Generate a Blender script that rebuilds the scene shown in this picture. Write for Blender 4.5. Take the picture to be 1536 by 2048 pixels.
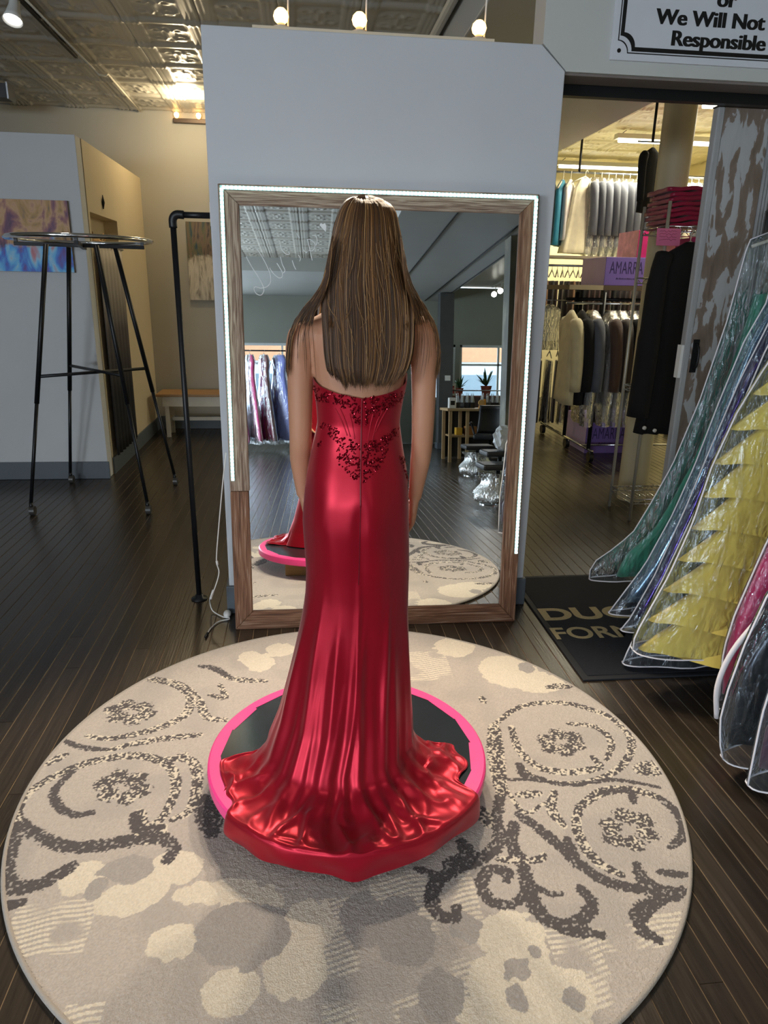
import bpy, bmesh, math, random
import numpy as np
from mathutils import Vector, Matrix, noise as mnoise

for _o in list(bpy.data.objects):
    bpy.data.objects.remove(_o, do_unlink=True)
SC = bpy.context.scene
COL = SC.collection
R = math.radians
PI = math.pi

# ------------------------------------------------------------------ camera
FPX, PITCH, YAW, ROLL, CAM_H = 1420.0, R(17.5), R(6.7), R(-1.1), 1.60
_f = np.array([math.sin(YAW)*math.cos(PITCH), math.cos(YAW)*math.cos(PITCH), -math.sin(PITCH)])
_r = np.array([math.cos(YAW), -math.sin(YAW), 0.0])
_d = np.cross(_f, _r)
CR = math.cos(ROLL)*_r + math.sin(ROLL)*_d
CD = -math.sin(ROLL)*_r + math.cos(ROLL)*_d
CF = _f
CAMP = np.array([0.0, 0.0, CAM_H])
cam_data = bpy.data.cameras.new('camera')
cam_data.sensor_fit = 'HORIZONTAL'
cam_data.sensor_width = 36.0
cam_data.lens = FPX/1536.0*36.0
cam_data.clip_end = 100
cam = bpy.data.objects.new('camera', cam_data)
cam.matrix_world = Matrix(((CR[0], -CD[0], -CF[0], 0), (CR[1], -CD[1], -CF[1], 0),
                           (CR[2], -CD[2], -CF[2], CAM_H), (0, 0, 0, 1)))
COL.objects.link(cam)
SC.camera = cam

def ray(x, y): return CF + CR*((x-768)/FPX) + CD*((y-1024)/FPX)
def pz(x, y, z=0.0):                    # pixel -> point on the level z
    d = ray(x, y); return CAMP + d*((z-CAM_H)/d[2])
def py(x, y, Y):                        # pixel -> point on the upright plane y = Y
    d = ray(x, y); return CAMP + d*(Y/d[1])
def px_(x, y, X):
    d = ray(x, y); return CAMP + d*(X/d[0])
def proj(P):
    v = np.array(P, float)-CAMP
    w = v @ CF
    return 768+FPX*(v @ CR)/w, 1024+FPX*(v @ CD)/w, w
# the leaning mirror
MTH = R(3.9); MY0 = 3.18
MN = np.array([0, -math.cos(MTH), math.sin(MTH)]); MP0 = np.array([0, MY0, 0.0])
def pm(x, y):                           # pixel -> point on the mirror plane
    d = ray(x, y); return CAMP + d*(((MP0-CAMP) @ MN)/(d @ MN))
def _rr(x, y):
    d = ray(x, y); return pm(x, y), d-2*(d @ MN)*MN
def rz(x, y, z=0.0):                    # pixel in the mirror -> point of the room behind the camera
    H, d = _rr(x, y); return H+d*((z-H[2])/d[2])
def ry(x, y, Y):
    H, d = _rr(x, y); return H+d*((Y-H[1])/d[1])

# ------------------------------------------------------------------ world, lights, exposure
SC.view_settings.view_transform = 'Standard'
SC.view_settings.look = 'None'
SC.view_settings.gamma = 1.0
SC.view_settings.use_curve_mapping = False
SC.view_settings.exposure = 0.08
try:
    SC.cycles.transparent_max_bounces = 32
    SC.cycles.max_bounces = 10
except Exception:
    pass
W = bpy.data.worlds.new('daylight'); SC.world = W; W.use_nodes = True
_bg = W.node_tree.nodes['Background']
_bg.inputs[0].default_value = (0.80, 0.90, 1.0, 1); _bg.inputs[1].default_value = 5.0

def light(kind, name, loc, energy, color, rot=None, target=None, **kw):
    d = bpy.data.lights.new(name, kind); d.energy = energy; d.color = color
    for k, v in kw.items(): setattr(d, k, v)
    o = bpy.data.objects.new(name, d); o.location = loc
    if target is not None:
        o.rotation_euler = (Vector(target)-Vector(loc)).to_track_quat('-Z', 'Y').to_euler()
    elif rot: o.rotation_euler = rot
    COL.objects.link(o); return o
WALL_STREET = -8.9
# added daylight lamp at the unseen leftmost street window
for wx, wz, ww, wh, e in ((-3.95, 1.53, 2.8, 1.1, 270),):
    light('AREA', 'window_daylight', (wx, WALL_STREET+0.02, wz), e, (0.80, 0.90, 1.0), rot=(R(90), 0, 0),
          shape='RECTANGLE', size=ww, size_y=wh)
# second added daylight lamp, at the unseen left-wall window
light('AREA', 'window_daylight', (-5.58, -4.0, 1.6), 290, (0.80, 0.90, 1.0), rot=(R(90), 0, R(-90)), shape='RECTANGLE', size=2.8, size_y=1.3)

# ------------------------------------------------------------------ helpers
def link(o, parent=None):
    COL.objects.link(o)
    if parent is not None: o.parent = parent
    return o
def tag(o, label=None, cat=None, group=None, kind=None):
    if label: o['label'] = label
    if cat: o['category'] = cat
    if group: o['group'] = group
    if kind: o['kind'] = kind
    return o
def thing(name, label, cat, loc=(0, 0, 0), rz_=0.0, group=None):
    o = bpy.data.objects.new(name, None); o.location = loc; o.rotation_euler = (0, 0, rz_)
    o.empty_display_size = 0.1
    COL.objects.link(o); return tag(o, label, cat, group)
def copy_tree(o, parent=None):
    c = o.copy(); COL.objects.link(c); c.parent = parent
    for ch in list(o.children): copy_tree(ch, c)
    return c

class MB:
    def __init__(s): s.v = []; s.f = []; s.m = []
    def add(s, vs, fs, mi=0):
        b = len(s.v); s.v.extend([tuple(map(float, p)) for p in vs])
        for q in fs: s.f.append(tuple(b+i for i in q)); s.m.append(mi)
        return s
    def box(s, c, size, rot=None, mi=0):
        x, y, z = size[0]/2, size[1]/2, size[2]/2
        vs = [(-x,-y,-z),(x,-y,-z),(x,y,-z),(-x,y,-z),(-x,-y,z),(x,-y,z),(x,y,z),(-x,y,z)]
        if rot is not None:
            vs = [tuple(rot @ Vector(p)) for p in vs]
        vs = [(p[0]+c[0], p[1]+c[1], p[2]+c[2]) for p in vs]
        return s.add(vs, [(3,2,1,0),(4,5,6,7),(0,1,5,4),(1,2,6,5),(2,3,7,6),(3,0,4,7)], mi)
    def box2(s, a, b, mi=0):
        return s.box([(a[i]+b[i])/2 for i in range(3)], [abs(b[i]-a[i]) for i in range(3)], None, mi)
    def tube(s, pts, r, n=8, cap=True, mi=0, closed=False):
        pts = [Vector(p) for p in pts]; k = len(pts)
        rad = r if hasattr(r, '__len__') else [r]*k
        rings = []; up = Vector((0, 0, 1)); prev = None
        for i, p in enumerate(pts):
            if closed: t = pts[(i+1) % k]-pts[i-1]
            else: t = pts[min(i+1, k-1)]-pts[max(i-1, 0)]
            if t.length < 1e-9: t = Vector((0, 0, 1))
            t.normalize()
            if prev is None:
                a = up if abs(t.z) < 0.9 else Vector((1, 0, 0))
                nrm = t.cross(a).normalized()
            else:
                nrm = (prev-t*prev.dot(t))
                nrm = nrm.normalized() if nrm.length > 1e-6 else t.orthogonal().normalized()
            prev = nrm; bn = t.cross(nrm)
            rings.append([p+(nrm*math.cos(2*PI*j/n)+bn*math.sin(2*PI*j/n))*rad[i] for j in range(n)])
        return s.loft(rings, cap and not closed, mi, wrap_rows=closed)
    def loft(s, rings, cap=True, mi=0, wrap_rows=False, closed=True):
        n = len(rings[0]); k = len(rings); vs = [p for r_ in rings for p in r_]; fs = []
        for i in range(k if wrap_rows else k-1):
            i2 = (i+1) % k
            for j in range(n if closed else n-1):
                j2 = (j+1) % n
                fs.append((i*n+j, i*n+j2, i2*n+j2, i2*n+j))
        if cap:
            fs.append(tuple(range(n-1, -1, -1))); fs.append(tuple((k-1)*n+j for j in range(n)))
        return s.add(vs, fs, mi)
    def lathe(s, prof, n=24, c=(0, 0, 0), mi=0, cap=True):
        return s.loft([[(c[0]+r_*math.cos(2*PI*j/n), c[1]+r_*math.sin(2*PI*j/n), c[2]+z) for j in range(n)] for r_, z in prof], cap, mi)
    def prism(s, poly, y0, y1, mi=0):      # polygon in xz, extruded along y
        n = len(poly)
        vs = [(p[0], y0, p[1]) for p in poly]+[(p[0], y1, p[1]) for p in poly]
        fs = [tuple(range(n)), tuple(range(2*n-1, n-1, -1))]
        fs += [(i, i+n, (i+1) % n+n, (i+1) % n) for i in range(n)]
        return s.add(vs, fs, mi)
    def prismz(s, poly, z0, z1, mi=0):
        n = len(poly)
        vs = [(p[0], p[1], z0) for p in poly]+[(p[0], p[1], z1) for p in poly]
        fs = [tuple(range(n-1, -1, -1)), tuple(range(n, 2*n))]
        fs += [(i, (i+1) % n, (i+1) % n+n, i+n) for i in range(n)]
        return s.add(vs, fs, mi)
    def sphere(s, c, r, n=12, m=8, mi=0):
        rr = r if hasattr(r, '__len__') else (r, r, r)
        rings = []
        for i in range(1, m):
            a = PI*i/m-PI/2
            rings.append([(c[0]+rr[0]*math.cos(a)*math.cos(2*PI*j/n), c[1]+rr[1]*math.cos(a)*math.sin(2*PI*j/n), c[2]+rr[2]*math.sin(a)) for j in range(n)])
        return s.loft(rings, True, mi)
    def grid(s, fn, nu, nv, mi=0, wrap=False):
        vs = [fn(i/(nu if wrap else nu-1), j/(nv-1)) for j in range(nv) for i in range(nu)]; fs = []
        for j in range(nv-1):
            for i in range(nu if wrap else nu-1):
                i2 = (i+1) % nu
                fs.append((j*nu+i, j*nu+i2, (j+1)*nu+i2, (j+1)*nu+i))
        return s.add(vs, fs, mi)
    def mesh(s, name, mats, smooth=False):
        me = bpy.data.meshes.new(name); me.from_pydata(s.v, [], s.f)
        for m_ in (mats if isinstance(mats, (list, tuple)) else [mats]): me.materials.append(m_)
        if len(set(s.m)) > 1: me.polygons.foreach_set('material_index', s.m)
        if smooth: me.polygons.foreach_set('use_smooth', [True]*len(me.polygons))
        me.update(); return me
    def build(s, name, mats, parent=None, smooth=False, bevel=0, sub=0, solid=0, auto=None):
        me = s.mesh(name, mats, smooth)
        bm = bmesh.new(); bm.from_mesh(me)
        bmesh.ops.recalc_face_normals(bm, faces=bm.faces); bm.to_mesh(me); bm.free()
        if auto is not None:
            me.polygons.foreach_set('use_smooth', [True]*len(me.polygons)); me.set_sharp_from_angle(angle=R(auto))
        o = link(bpy.data.objects.new(name, me), parent)
        if bevel:
            b = o.modifiers.new('bevel', 'BEVEL'); b.width = bevel; b.segments = 2; b.limit_method = 'ANGLE'
        if solid:
            b = o.modifiers.new('solid', 'SOLIDIFY'); b.thickness = solid; b.offset = 0
        if sub:
            b = o.modifiers.new('sub', 'SUBSURF'); b.levels = sub; b.render_levels = sub
        return o
def qobj(name, me, parent=None, loc=(0, 0, 0), rot=None, scale=None):
    o = link(bpy.data.objects.new(name, me), parent); o.location = loc
    if rot: o.rotation_euler = rot
    if scale: o.scale = scale
    return o
def bez(pts, k=8):                        # Catmull-Rom through points
    P = [np.array(p, float) for p in pts]; out = []
    for i in range(len(P)-1):
        a = P[i-1] if i else 2*P[0]-P[1]; b = P[i]; c = P[i+1]; d = P[i+2] if i+2 < len(P) else 2*P[-1]-P[-2]
        for t in np.arange(k)/k:
            out.append(0.5*((2*b)+(-a+c)*t+(2*a-5*b+4*c-d)*t*t+(-a+3*b-3*c+d)*t**3))
    out.append(P[-1]); return out
def lerp_table(tab, z):
    ks = [t[0] for t in tab]
    return [float(np.interp(z, ks, [t[i] for t in tab])) for i in range(1, len(tab[0]))]
def sstep(a, b, x):
    t = min(1, max(0, (x-a)/(b-a))); return t*t*(3-2*t)
def fbm(x, y, z, o=3):
    return mnoise.fractal(Vector((x, y, z)), 1.0, 2.0, o)
def nz(x, y, z): return mnoise.noise(Vector((x, y, z)))

# ------------------------------------------------------------------ materials
_MC = {}
def lin(c): return tuple((x/12.92 if x <= 0.04045 else ((x+0.055)/1.055)**2.4) for x in c)
def rgb(r_, g, b): return lin((r_/255, g/255, b/255))
def mat(name, col, rough=0.5, metal=0.0, var=0.0, vscale=8.0, bump=0.0, bscale=60.0, stretch=(1, 1, 1), emit=None, es=0.0,
        alpha=1.0, spec=0.5, sheen=0.0, coat=0.0, aniso=0.0, trans=0.0, island=0.0, sss=0.0, coord='Object'):
    if name in _MC: return _MC[name]
    m = bpy.data.materials.new(name); m.use_nodes = True; nt = m.node_tree; N = nt.nodes; L = nt.links
    b = N['Principled BSDF']
    b.inputs['Base Color'].default_value = (*col, 1); b.inputs['Roughness'].default_value = rough
    b.inputs['Metallic'].default_value = metal; b.inputs['Specular IOR Level'].default_value = spec
    b.inputs['Alpha'].default_value = alpha; b.inputs['Sheen Weight'].default_value = sheen
    b.inputs['Coat Weight'].default_value = coat; b.inputs['Anisotropic'].default_value = aniso
    b.inputs['Transmission Weight'].default_value = trans
    if sss: b.inputs['Subsurface Weight'].default_value = sss; b.inputs['Subsurface Radius'].default_value = (0.02, 0.008, 0.004)
    if emit: b.inputs['Emission Color'].default_value = (*emit, 1); b.inputs['Emission Strength'].default_value = es
    tc = N.new('ShaderNodeTexCoord'); mp = N.new('ShaderNodeMapping'); mp.inputs['Scale'].default_value = stretch
    L.new(tc.outputs[coord], mp.inputs['Vector'])
    src = None
    if var or True:
        nz_ = N.new('ShaderNodeTexNoise'); nz_.inputs['Scale'].default_value = vscale; nz_.inputs['Detail'].default_value = 5
        L.new(mp.outputs[0], nz_.inputs['Vector'])
        v = max(var, 0.03)
        rp = N.new('ShaderNodeMapRange'); rp.inputs['From Min'].default_value = 0.25; rp.inputs['From Max'].default_value = 0.75
        rp.inputs['To Min'].default_value = 1-v; rp.inputs['To Max'].default_value = 1+v
        L.new(nz_.outputs['Fac'], rp.inputs['Value'])
        mx = N.new('ShaderNodeVectorMath'); mx.operation = 'SCALE'; mx.inputs[0].default_value = col
        L.new(rp.outputs[0], mx.inputs['Scale']); src = mx.outputs[0]
        if island:
            g = N.new('ShaderNodeNewGeometry'); r2 = N.new('ShaderNodeMapRange')
            r2.inputs['To Min'].default_value = 1-island; r2.inputs['To Max'].default_value = 1+island
            oi = N.new('ShaderNodeObjectInfo'); ad = N.new('ShaderNodeMath'); ad.operation = 'ADD'
            L.new(g.outputs['Random Per Island'], ad.inputs[0]); L.new(oi.outputs['Random'], ad.inputs[1])
            fr = N.new('ShaderNodeMath'); fr.operation = 'FRACT'; L.new(ad.outputs[0], fr.inputs[0])
            L.new(fr.outputs[0], r2.inputs['Value'])
            m2 = N.new('ShaderNodeVectorMath'); m2.operation = 'SCALE'; L.new(src, m2.inputs[0]); L.new(r2.outputs[0], m2.inputs['Scale'])
            src = m2.outputs[0]
        L.new(src, b.inputs['Base Color'])
    if bump:
        n2 = N.new('ShaderNodeTexNoise'); n2.inputs['Scale'].default_value = bscale; n2.inputs['Detail'].default_value = 4
        L.new(mp.outputs[0], n2.inputs['Vector'])
        bp = N.new('ShaderNodeBump'); bp.inputs['Strength'].default_value = bump; bp.inputs['Distance'].default_value = 0.01
        L.new(n2.outputs['Fac'], bp.inputs['Height']); L.new(bp.outputs[0], b.inputs['Normal'])
    _MC[name] = m; return m
def ramp_mat(name, stops, scale=6.0, stretch=(1, 1, 1), rough=0.6, detail=6, bump=0.3, bscale=None, dist=0.0, tex='noise', coord='Object', interp='LINEAR', spec=0.5):
    if name in _MC: return _MC[name]
    m = bpy.data.materials.new(name); m.use_nodes = True; nt = m.node_tree; N = nt.nodes; L = nt.links
    b = N['Principled BSDF']; b.inputs['Roughness'].default_value = rough; b.inputs['Specular IOR Level'].default_value = spec
    tc = N.new('ShaderNodeTexCoord'); mp = N.new('ShaderNodeMapping'); mp.inputs['Scale'].default_value = stretch
    L.new(tc.outputs[coord], mp.inputs['Vector'])
    n1 = N.new('ShaderNodeTexNoise'); n1.inputs['Scale'].default_value = scale; n1.inputs['Detail'].default_value = detail
    n1.inputs['Distortion'].default_value = dist
    L.new(mp.outputs[0], n1.inputs['Vector'])
    cr = N.new('ShaderNodeValToRGB'); cr.color_ramp.interpolation = interp
    while len(cr.color_ramp.elements) < len(stops): cr.color_ramp.elements.new(0.5)
    for e, (p, c) in zip(cr.color_ramp.elements, stops): e.position = p; e.color = (*c, 1)
    L.new(n1.outputs['Fac'], cr.inputs[0]); L.new(cr.outputs[0], b.inputs['Base Color'])
    if bump:
        src = n1.outputs['Fac']
        if bscale:
            n2 = N.new('ShaderNodeTexNoise'); n2.inputs['Scale'].default_value = bscale; L.new(mp.outputs[0], n2.inputs['Vector']); src = n2.outputs['Fac']
        bp = N.new('ShaderNodeBump'); bp.inputs['Strength'].default_value = bump; bp.inputs['Distance'].default_value = 0.01
        L.new(src, bp.inputs['Height']); L.new(bp.outputs[0], b.inputs['Normal'])
    _MC[name] = m; return m
def film_mat(name, col=(0.85, 0.93, 1.0), dens=0.10, bscale=45.0, strength=0.5, tint=(1, 1, 1)):
    """thin clear plastic: mostly see-through, glossy wrinkles, denser at grazing angles"""
    m = bpy.data.materials.new(name); m.use_nodes = True; nt = m.node_tree; N = nt.nodes; L = nt.links
    out = N['Material Output']; N.remove(N['Principled BSDF'])
    tr = N.new('ShaderNodeBsdfTransparent'); tr.inputs[0].default_value = (0.93*tint[0], 0.95*tint[1], 0.97*tint[2], 1)
    gl = N.new('ShaderNodeBsdfGlossy'); gl.inputs['Roughness'].default_value = 0.12; gl.inputs['Color'].default_value = (*col, 1)
    df = N.new('ShaderNodeBsdfDiffuse'); df.inputs[0].default_value = (*col, 1)
    tc = N.new('ShaderNodeTexCoord'); n1 = N.new('ShaderNodeTexNoise'); n1.inputs['Scale'].default_value = bscale
    n1.inputs['Detail'].default_value = 4; n1.inputs['Distortion'].default_value = 1.2
    mp = N.new('ShaderNodeMapping'); mp.inputs['Scale'].default_value = (1, 1, 0.35)
    L.new(tc.outputs['Object'], mp.inputs[0]); L.new(mp.outputs[0], n1.inputs['Vector'])
    bp = N.new('ShaderNodeBump'); bp.inputs['Strength'].default_value = strength; bp.inputs['Distance'].default_value = 0.02
    L.new(n1.outputs['Fac'], bp.inputs['Height']); L.new(bp.outputs[0], gl.inputs['Normal'])
    fr = N.new('ShaderNodeFresnel'); fr.inputs[0].default_value = 1.45; L.new(bp.outputs[0], fr.inputs['Normal'])
    m1 = N.new('ShaderNodeMixShader'); m1.inputs[0].default_value = dens; L.new(tr.outputs[0], m1.inputs[1]); L.new(df.outputs[0], m1.inputs[2])
    ml = N.new('ShaderNodeMath'); ml.operation = 'MULTIPLY'; ml.inputs[1].default_value = 1.6; ml.use_clamp = True; L.new(fr.outputs[0], ml.inputs[0])
    m2 = N.new('ShaderNodeMixShader'); L.new(ml.outputs[0], m2.inputs[0]); L.new(m1.outputs[0], m2.inputs[1]); L.new(gl.outputs[0], m2.inputs[2])
    L.new(m2.outputs[0], out.inputs[0]); _MC[name] = m; return m

M_WALL = mat('wall_cool_white', rgb(196, 200, 206), 0.75, var=0.02, vscale=2, bump=0.05, bscale=90)
M_BOOTH = mat('wall_booth_white', rgb(200, 203, 206), 0.75, var=0.03, vscale=2, bump=0.05, bscale=90)
M_BOOTHSIDE = mat('wall_booth_warm_lit', rgb(205, 190, 158), 0.7, var=0.03, vscale=2, bump=0.05, bscale=90)  # booth white turned tan: warm light put into the side's colour
M_BACKWALL = mat('wall_warm_grey', rgb(172, 168, 156), 0.8, var=0.03, vscale=2, bump=0.05, bscale=90)
M_STREET = mat('wall_olive_grey', rgb(136, 140, 132), 0.8, var=0.03, vscale=2)
M_CREAM = mat('stockroom_cream', rgb(226, 214, 168), 0.7, var=0.03, vscale=2)
M_LINTEL = mat('lintel_grey_white', rgb(190, 193, 190), 0.7, var=0.03, vscale=2, bump=0.05, bscale=90)
M_LINTEL_SHADE = mat('lintel_shade', rgb(120, 112, 108), 0.6, var=0.05)
M_BASEB = mat('baseboard_slate', rgb(84, 92, 100), 0.5, var=0.05)
M_TIN = mat('tin_ceiling_paint', rgb(206, 202, 190), 0.32, var=0.04, vscale=3, spec=0.6)
M_TINY = mat('tin_ceiling_cream', rgb(230, 220, 180), 0.35, var=0.04, vscale=3)
M_SOFFIT = mat('soffit_paint', rgb(178, 180, 178), 0.5, var=0.04, vscale=1.5)
M_BLACK = mat('black_powder_metal', rgb(22, 24, 27), 0.42, 0.3, var=0.1)
M_BLACKPLASTIC = mat('black_plastic', rgb(18, 18, 20), 0.35, var=0.1)
M_CHROME = mat('chrome', rgb(215, 218, 222), 0.12, 1.0)
M_STEEL = mat('brushed_steel', rgb(170, 172, 176), 0.3, 1.0, var=0.08)
M_WHITEP = mat('white_plastic', rgb(225, 225, 222), 0.4)
M_FLOOR = mat('dark_stained_boards', rgb(50, 43, 36), 0.27, var=0.45, vscale=9, stretch=(6, 0.6, 1), bump=0.10, bscale=22, island=0.32, spec=0.55, coord='Object')
M_SUBFLOOR = mat('board_gap_dirt', rgb(128, 108, 82), 0.9, var=0.6, vscale=3)

# ------------------------------------------------------------------ room shell
XL, XR, YB, YS = -5.6, 5.4, 8.37, 10.9
def struct(name, mb, m, **kw):
    return tag(mb.build(name, m, **kw), kind='structure')
WP = 3.38                                   # front face of the mirror partition
HC = 3.30                                   # tin ceiling
floor = struct('floor', MB().box2((XL, WALL_STREET, -0.06), (XR, YS, -0.0024)), M_SUBFLOOR)
# floor boards: narrow strips running towards the mirror wall
rnd = random.Random(5)
BW = 0.066
planks = []
x = XL
while x < XR-BW:
    y = WALL_STREET-rnd.random()*1.6
    while y < YS:
        Ln = rnd.uniform(1.3, 2.9); y2 = min(y+Ln, YS); y1 = max(y, WALL_STREET)
        if y2-y1 > 0.05: planks.append((x+BW/2, y1, y2))
        y += Ln
    x += BW
def vis_score(p):
    best = 0
    for t in (0.1, 0.5, 0.9):
        u, v, w = proj((p[0], p[1]+(p[2]-p[1])*t, 0))
        if w > 0.2 and -60 < u < 1600 and 600 < v < 2110:
            if (p[0]-0.155)**2+((p[1]+(p[2]-p[1])*t)-2.055)**2 < 1.0: continue
            if -0.36 < p[0] < 1.08 and p[1]+(p[2]-p[1])*t > 3.2: continue
            best = max(best, 1/w)
    return best
planks.sort(key=lambda p: -vis_score(p))
def plank_mb(w, l, h=0.012, c=0.0016, x=0, y0=0, z=0):
    prof = [(-w/2, -h), (-w/2, -c), (-w/2+c, 0), (w/2-c, 0), (w/2, -c), (w/2, -h)]
    return [[(x+a, y0, z+b) for a, b in prof], [(x+a, y0+l, z+b) for a, b in prof]]
_pm = MB().loft(plank_mb(BW-0.0022, 1.0)).mesh('plank', M_FLOOR)
bm = bmesh.new(); bm.from_mesh(_pm); bmesh.ops.recalc_face_normals(bm, faces=bm.faces); bm.to_mesh(_pm); bm.free()
for p in planks[:300]:
    qobj('plank', _pm, floor, (p[0], p[1]+0.001, rnd.uniform(-0.0006, 0)), scale=(1, p[2]-p[1]-0.002, 1))
mb = MB()
for p in planks[300:]:
    mb.loft(plank_mb(BW-0.0022, p[2]-p[1]-0.002, x=p[0], y0=p[1]+0.001, z=rnd.uniform(-0.0006, 0)))
tag(mb.build('plank_field', M_FLOOR, floor), kind='stuff')

# outer walls
struct('wall_left', MB().box2((XL-0.1, WALL_STREET, -0.06), (XL, -5.45, HC+0.1)).box2((XL-0.1, -2.55, -0.06), (XL, YB, HC+0.1)).box2((XL-0.1, -5.45, -0.06), (XL, -2.55, 0.9)).box2((XL-0.1, -5.45, 2.3), (XL, -2.55, HC+0.1)), M_BACKWALL)
struct('wall_right', MB().box2((XR, WALL_STREET, -0.06), (XR+0.1, YS, HC+0.1)), M_CREAM)
struct('wall_back', MB().box2((XL, YB, -0.06), (1.45, YB+0.1, HC+0.1)), M_BACKWALL)
struct('wall_divider', MB().box2((1.35, YB, 0), (1.45, YS, HC+0.1)), M_CREAM)
struct('wall_stockroom', MB().box2((1.45, YS, -0.06), (XR, YS+0.1, HC+0.1)), M_CREAM)
ceiling = struct('ceiling', MB().box2((XL, WALL_STREET, HC+0.02), (XR, YS, HC+0.12)), M_TIN)
# embossed tin tiles
TS = 0.525
def tile_mesh(name, m, n=34):
    def hgt(u, v):                          # u across, v along, 0..1
        d = abs(u-0.5)*2; e = abs(v-0.5)*2
        h = 0.0
        if d > 0.62:                        # ridged bands running along y
            k = (d-0.62)/0.38; h += 0.008+0.005*math.cos(k*2*PI*2.5)
        if e > 0.74:                        # broad rounded cross band
            k = (e-0.74)/0.26; h += 0.013*math.sin(k*PI/2)
        if d < 0.58 and e < 0.70:           # scrolls
            a, b = d/0.58, (v-0.5)*2/0.70
            uu = (u-0.5)*2/0.58
            for cx in (-0.5, 0.5):
                rr = math.hypot((uu-cx)/0.52, b/0.62); h += 0.007*math.exp(-((rr-1)/0.16)**2)
                rr = math.hypot((uu-cx)/0.22, (abs(b)-0.55)/0.30); h += 0.006*math.exp(-((rr-1)/0.22)**2)
            rr = math.hypot(uu/0.28, b/0.95); h += 0.006*math.exp(-((rr-1)/0.18)**2)
            h *= min(1, (1-a)*6)*min(1, (1-abs(b))*6)
        return -h
    mb = MB().grid(lambda a, b: ((a-0.5)*TS*0.996, (b-0.5)*TS*0.996, hgt(a, b)), n, n)
    me = mb.mesh(name, m, True)
    me.flip_normals(); return me
TM1 = tile_mesh('tin_tile', M_TIN); TM2 = tile_mesh('tin_tile_cream', M_TINY)
BEAM_X0, BEAM_X1, BEAM_Z = 0.98, 2.76, 3.02
def tile_seen(p):
    u, v, w = proj(p)
    if w > 0 and -80 < u < 1620 and -80 < v: return True
    # seen in the mirror?
    P = np.array(p, float); q = P-2*((P-MP0) @ MN)*MN
    u, v, w = proj(q)
    return 380 < u < 1100 and 330 < v < 700
nt_ = 0
tile_spots = []
for i in range(-9, 1):
    for j in range(-11, 16):
        cx, cy = 0.93-TS*0.5+i*TS, YB-0.02-TS*(15.5-j)
        if cy < -5.6: continue
        if tile_seen((cx, cy, HC)): tile_spots.append((cx, cy, TM1, HC))
for i in range(0, 5):
    for j in range(0, 14):
        cx, cy = BEAM_X1+TS*0.5+i*TS, 3.7+TS*(j+0.5)
        if cy < YS-0.2 and tile_seen((cx, cy, HC)): tile_spots.append((cx, cy, TM2, HC))
tile_spots.sort(key=lambda s: math.hypot(s[0], s[1]))
for cx, cy, tm, zz in tile_spots[:300]:
    qobj('tin_tile', tm, ceiling, (cx, cy, zz))
# dropped plaster soffit carrying the columns, running the depth of the shop
struct('ceiling_soffit', MB().box2((BEAM_X0, WALL_STREET, BEAM_Z), (BEAM_X1, YS, HC+0.01)), M_SOFFIT, bevel=0.01)
struct('ceiling_front', MB().box2((XL, WALL_STREET, 3.08), (BEAM_X0-0.002, -5.75, HC+0.01)), M_SOFFIT)
for k, (a, b) in enumerate((((1.58, 0.012)), ((2.38, 0.02)), ((2.70, 0.012)))):
    struct('trim_%d' % (k+1), MB().box2((a, WALL_STREET+0.1, BEAM_Z-0.012), (a+b, 3.3, BEAM_Z-0.0005)), M_BLACK)
struct('trim_4', MB().tube([(BEAM_X0-0.05, WALL_STREET+0.2, HC-0.05), (BEAM_X0-0.05, YB-0.02, HC-0.05)], 0.03, 10), M_TIN)
struct('trim_5', MB().tube([(BEAM_X1+0.05, 3.7, HC-0.06), (BEAM_X1+0.05, YS-0.02, HC-0.06)], 0.04, 10), M_TINY)

# mirror partition with a cut corner
PT = 0.24
PX0, PX1, PZ = -0.385, 1.146, 2.60
struct('wall_partition', MB().prism([(PX0, 0), (PX1, 0), (PX1, 2.505), (1.035, PZ), (PX0, PZ)], WP, WP+PT), M_WALL, bevel=0.004)
struct('baseboard_partition', MB().box2((PX0-0.014, WP-0.016, 0), (PX1+0.014, WP+PT+0.016, 0.15)), M_BASEB, bevel=0.006)
# header over the stockroom opening
struct('wall_lintel', MB().prism([(1.152, 2.505), (1.04, 2.606), (1.04, HC+0.02), (XR, HC+0.02), (XR, 2.505)], WP+0.004, WP+0.155), M_LINTEL)
struct('trim_6', MB().box2((1.152, WP+0.02, 2.495), (XR, WP+0.15, 2.5045)), M_LINTEL_SHADE)  # shading of the lintel underside put into this strip's colour
struct('trim_7', MB().box2((1.152, WP+0.160, 2.452), (XR, WP+0.205, 2.505)), M_BLACK)      # sliding door track
# fitting booth on the left
struct('wall_booth', MB().box2((XL, 6.12, 0), (-1.66, 6.26, 2.65)), M_BOOTH, bevel=0.004)
mb = MB()                                    # side wall with a small pass-through
mb.box2((-1.80, 6.262, 0), (-1.655, YB-0.002, 1.90)).box2((-1.80, 6.262, 2.135), (-1.655, YB-0.002, 2.65))
mb.box2((-1.80, 6.262, 1.90), (-1.655, 6.31, 2.135)).box2((-1.80, 7.19, 1.90), (-1.655, YB-0.002, 2.135))
mb.box2((-1.80, 6.31, 1.90), (-1.775, 7.19, 2.135))
struct('wall_booth_side', mb, M_BOOTHSIDE)
struct('baseboard_booth', MB().box2((XL, 6.104, 0), (-1.645, 6.1195, 0.15)), M_BASEB, bevel=0.005)
struct('baseboard_booth_side', MB().box2((-1.6545, 6.26, 0), (-1.64, YB-0.02, 0.15)), M_BASEB, bevel=0.005)
struct('baseboard_back', MB().box2((-1.64, YB-0.016, 0), (1.35, YB-0.001, 0.15)), M_BASEB, bevel=0.005)

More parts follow.
